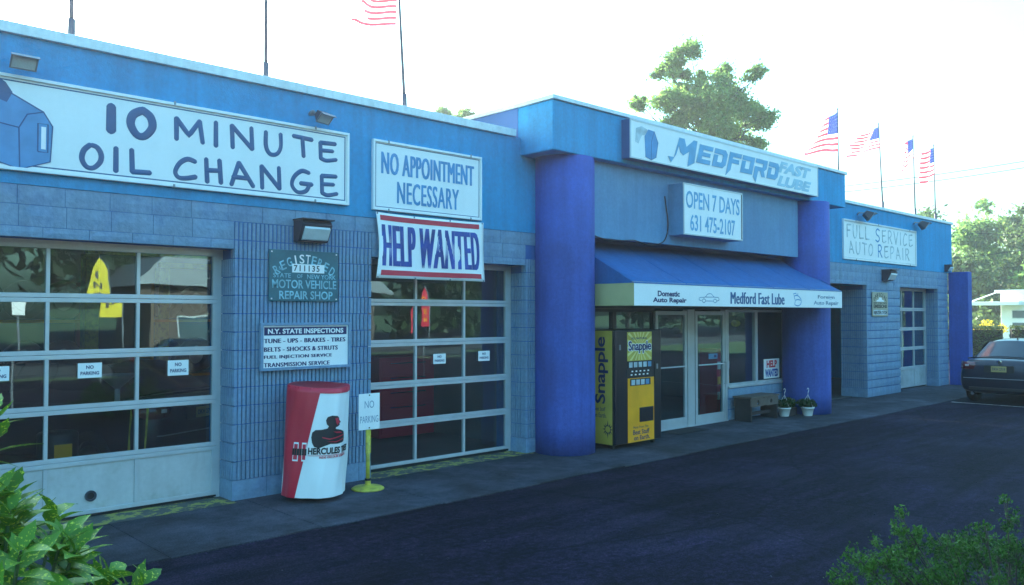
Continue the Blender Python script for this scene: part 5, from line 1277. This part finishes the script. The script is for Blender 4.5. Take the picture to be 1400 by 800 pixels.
# trees and building across the street (seen in the glass)
for i,x in enumerate([-14,-3,8,19,30,41,52,63,74,86,98,112]):
    rr=random.Random(200+i); cl=[]; y=-33+rr.uniform(-3,3); h=rr.uniform(13,18)
    for k in range(10): t=rr.random(); a=rr.uniform(0,6.28); rad=6*(1-.5*t)*rr.uniform(.2,1); cl.append((x+rad*math.cos(a),y+rad*math.sin(a),h*(.12+.8*t),3.2))
    tree('street_tree',['broad','tall','rounded','loose','dark','spreading','full','wide','dense','leafy','distant','farthest'][i]+' street tree across the road mirrored in the glass',(x,y,0),cl,.3,6000,.45,M['leaf3'],'trees across the road',seed=300+i,sub=4)
br=thing('brown_building','low brown building across the road mirrored in the second garage door','building',(24,-24,0))
obj('wall',MB().box(16,31,-33,-26.2,0,3.4),M['brownwall'],br); obj('roof',MB().prism([(0,0),(1,0),(.9,.12),(.1,.12)],lambda u,v,d:(15.5+16*u,-33.5+d,3.4+v*12),0,8),M['grey'],br)
for x in (17.5,20.5,23.5,26.5): wf=obj('window',MB().box(x,x+1.8,-26.2,-26.15,1,2.4),M['alu'],br); obj('pane',MB().box(x+.08,x+1.72,-26.14,-26.13,1.08,2.32),M['winfar'],wf)
# feather banners
def feather(x,y,h,wd,m,label,txt,tm):
    o=thing('feather_flag',label,'banner',(x,y,0),'feather banners by the road')
    obj('pole',MB().tube([(x+wd*.5,y,0),(x+wd*.5,y,h*.7),(x+wd*.4,y,h*.92),(x,y,h+.02)],.02,6),M['grey'],o)
    obj('sail',MB().prism([(-.5,.52),(.5,.52),(.5,.7),(.38,.9),(.05,1.0),(-.22,.92),(-.5,.72)],lambda u,v,d:(x+wd*u,y+d,h*v),-.004,.004),m,o)
    for i,ch in enumerate(txt):
        zc=h*(.86-.085*i); text(ch,lambda u,v,w,zc=zc:(x-.06*wd+(u-.5)*(wd*.42 if ch!='I' else wd*.12),y+.006+w,zc+(v-.5)*h*.055),tm,o,.03,.002,name='letter')
M['banneryellow']=mat('banner_yellow',(.70,.55,.03),.7,.1)
feather(7.45,-5.94,3.55,.60,M['banneryellow'],'yellow feather banner behind the viewer mirrored in the first garage door','INSP',M['bronze'])
feather(15.4,-2.0,2.85,.32,M['red'],'red feather banner behind the viewer mirrored in the second garage door','OPEN',M['vyellow'])
rs=thing('street_sign','small white parking sign on a thin pole mirrored in the first garage door','sign',(4.55,-2.0,0)); obj('post',MB().tube([(4.55,-2,0),(4.55,-2,2.45)],.025,8),M['grey'],rs); obj('plate',MB().box(4.42,4.68,-1.99,-1.97,2.08,2.42),M['signwhite'],rs)

# foreground shrubs
def aucuba():
    o=thing('spotted_laurel','glossy green shrub with yellow-spotted leaves in the near left corner','shrub',(.68,3.22,0)); rr=random.Random(11)
    # a few leaf meshes, shared
    def leafmesh(curl,wd,tooth):
        b=MB(); n=7; prof=[0,.55,.88,1,.93,.68,.34,.02]
        for i in range(n+1):
            t=i/n; w_=wd*prof[i]*(1+(tooth if i%2 else -tooth)); y=t; z=curl*t*(1-t)*.8-curl*t*t*.5
            b.v+=[(-w_,y,z+.10*w_*1.5),(0,y,z-.008),(w_,y,z+.10*w_*1.5)]
        for i in range(n):
            q=3*i; b.f+=[(q,q+1,q+4,q+3),(q+1,q+2,q+5,q+4)]; b.mi+=[0,0]
        me=data('leaf',b,M['aucuba']); 
        for p in me.polygons: p.use_smooth=True
        return me
    LM=[leafmesh(.35,.22,.10),leafmesh(.15,.20,.14),leafmesh(.55,.24,.08),leafmesh(-.1,.19,.12)]
    stems=MB(); cnt=0; st=[]; cx,cy,cz=.61,3.24,.84
    tips=[]
    for k in range(62):
        th=rr.uniform(0,2*math.pi); ph=math.acos(rr.uniform(-.15,1)); r_=rr.uniform(.80,1.0)
        tips.append((cx+.62*r_*math.sin(ph)*math.cos(th),cy+.62*r_*math.sin(ph)*math.sin(th),cz+.60*r_*math.cos(ph)))
    # keep those that face the camera first
    tips += [(.69,3.40,1.68),(.64,3.46,1.62),(.38,3.30,1.50),(.52,3.38,1.52)]
    tips.sort(key=lambda p:(p[0]**2+p[1]**2)**.5-.55*p[2]+ .25*abs(p[0]-.95))
    rest=MB()
    for ti,t in enumerate(tips):
        d=(Vector(t)-Vector((cx,cy,cz-.35))).normalized(); base=Vector((cx,cy,.1)).lerp(Vector(t),.35)
        stems.tube([(cx+rr.uniform(-.1,.1),cy+rr.uniform(-.1,.1),0),base,Vector(t)-d*.05,Vector(t)],[.012,.009,.006,.004],5)
        for j in range(12):
            lv=j/12; p=Vector(t)-d*(.16*lv); az=j*2.4+rr.uniform(-.3,.3); up=.25+1.05*(1-lv)
            side=d.orthogonal().normalized(); side=Matrix.Rotation(az,3,d)@side
            dr=(side*1.0+d*up*.9+Vector((0,0,-.15*lv))).normalized(); nrm=(d*1.0-side*.5*up).normalized(); xx=dr.cross(nrm).normalized(); nn=xx.cross(dr)
            s_=rr.uniform(.12,.19)*(.72+.45*lv); Mx=Matrix((xx,dr,nn)).transposed().to_4x4(); Mx=Matrix.Translation(p)@Mx@Matrix.Scale(s_,4)
            me=LM[rr.randrange(4)]
            if cnt<280 and j<11:
                q=bpy.data.objects.new('leaf',me); COL.objects.link(q); q.parent=o; q.matrix_local=Matrix.Translation(-WORLD[o.name])@Mx; cnt+=1
            else: rest.add([tuple(Mx@v.co) for v in me.vertices],[tuple(p_.vertices) for p_ in me.polygons])
    obj('inner_leaves',rest,M['aucuba'],o,smooth=True,kind='stuff'); obj('stems',stems,M['stem'],o)
aucuba()
def yew():
    o=thing('evergreen_shrub','dark green small-leaved shrub with feathery tips in the near right corner','shrub',(5.25,1.62,0)); rr=random.Random(21); cx,cy,cz=5.38,1.49,.20
    b=MB(); P=[]
    tips=[]
    for k in range(150):
        th=rr.uniform(0,2*math.pi); ph=math.acos(rr.uniform(0,1)); w_=1+.20*math.sin(3*th+1)+.14*math.sin(5*th+ph*4)+rr.uniform(-.16,.06)
        t=Vector((cx+.80*w_*math.sin(ph)*math.cos(th),cy+.80*w_*math.sin(ph)*math.sin(th),cz+.62*w_*math.cos(ph)))
        base=Vector((cx,cy,.05)).lerp(t,.45); base.z=max(.05,base.z-.1); b.tube([Vector((cx,cy,0)),base,t],[.014,.007,.003],4)
        d=(t-base).normalized(); side=d.orthogonal().normalized()
        for q in range(7):
            a=rr.uniform(0,6.28); sd_=Matrix.Rotation(a,3,d)@side; c=t-d*rr.uniform(0,.16)+sd_*rr.uniform(.01,.07); b.tube([t-d*.14,c],[.003,.0015],3)
            for m_ in range(34): P.append((c.x+rr.gauss(0,.015),c.y+rr.gauss(0,.015),c.z+rr.gauss(0,.018),.006))
        for m_ in range(25): u=rr.uniform(.5,.9); c=base.lerp(t,u); P.append((c.x+rr.gauss(0,.05),c.y+rr.gauss(0,.05),c.z+rr.gauss(0,.05),.01))
    leaves_cloud('foliage',P,62000,.0095,M['yew'],o,seed=3,asp=2.2,up=.6); obj('twigs',b,M['bark'],o)
yew()

# ------------------------------------------------------------------ air volume for veiling glare
HZ=0.0010  # density of the scattering air added to imitate veiling glare
if HZ:
    hb=MB(); hb.box(-60,150,-45,120,-1.1,19.0)
    me=bpy.data.meshes.new('glare_haze'); me.from_pydata(hb.v,[],hb.f); me.update(); h=bpy.data.objects.new('glare_haze',me); COL.objects.link(h); h['kind']='stuff'; h['label']='thin scattering air added to imitate veiling glare over the lot'; h['category']='glare_haze'
    m=bpy.data.materials.new('glare_air'); m.use_nodes=True; n=m.node_tree.nodes; n.remove(n['Principled BSDF']); v=n.new('ShaderNodeVolumePrincipled'); v.inputs['Density'].default_value=HZ; v.inputs['Color'].default_value=(.88,.94,1,1); v.inputs['Anisotropy'].default_value=.45
    m.node_tree.links.new(v.outputs[0],n['Material Output'].inputs['Volume']); me.materials.append(m)
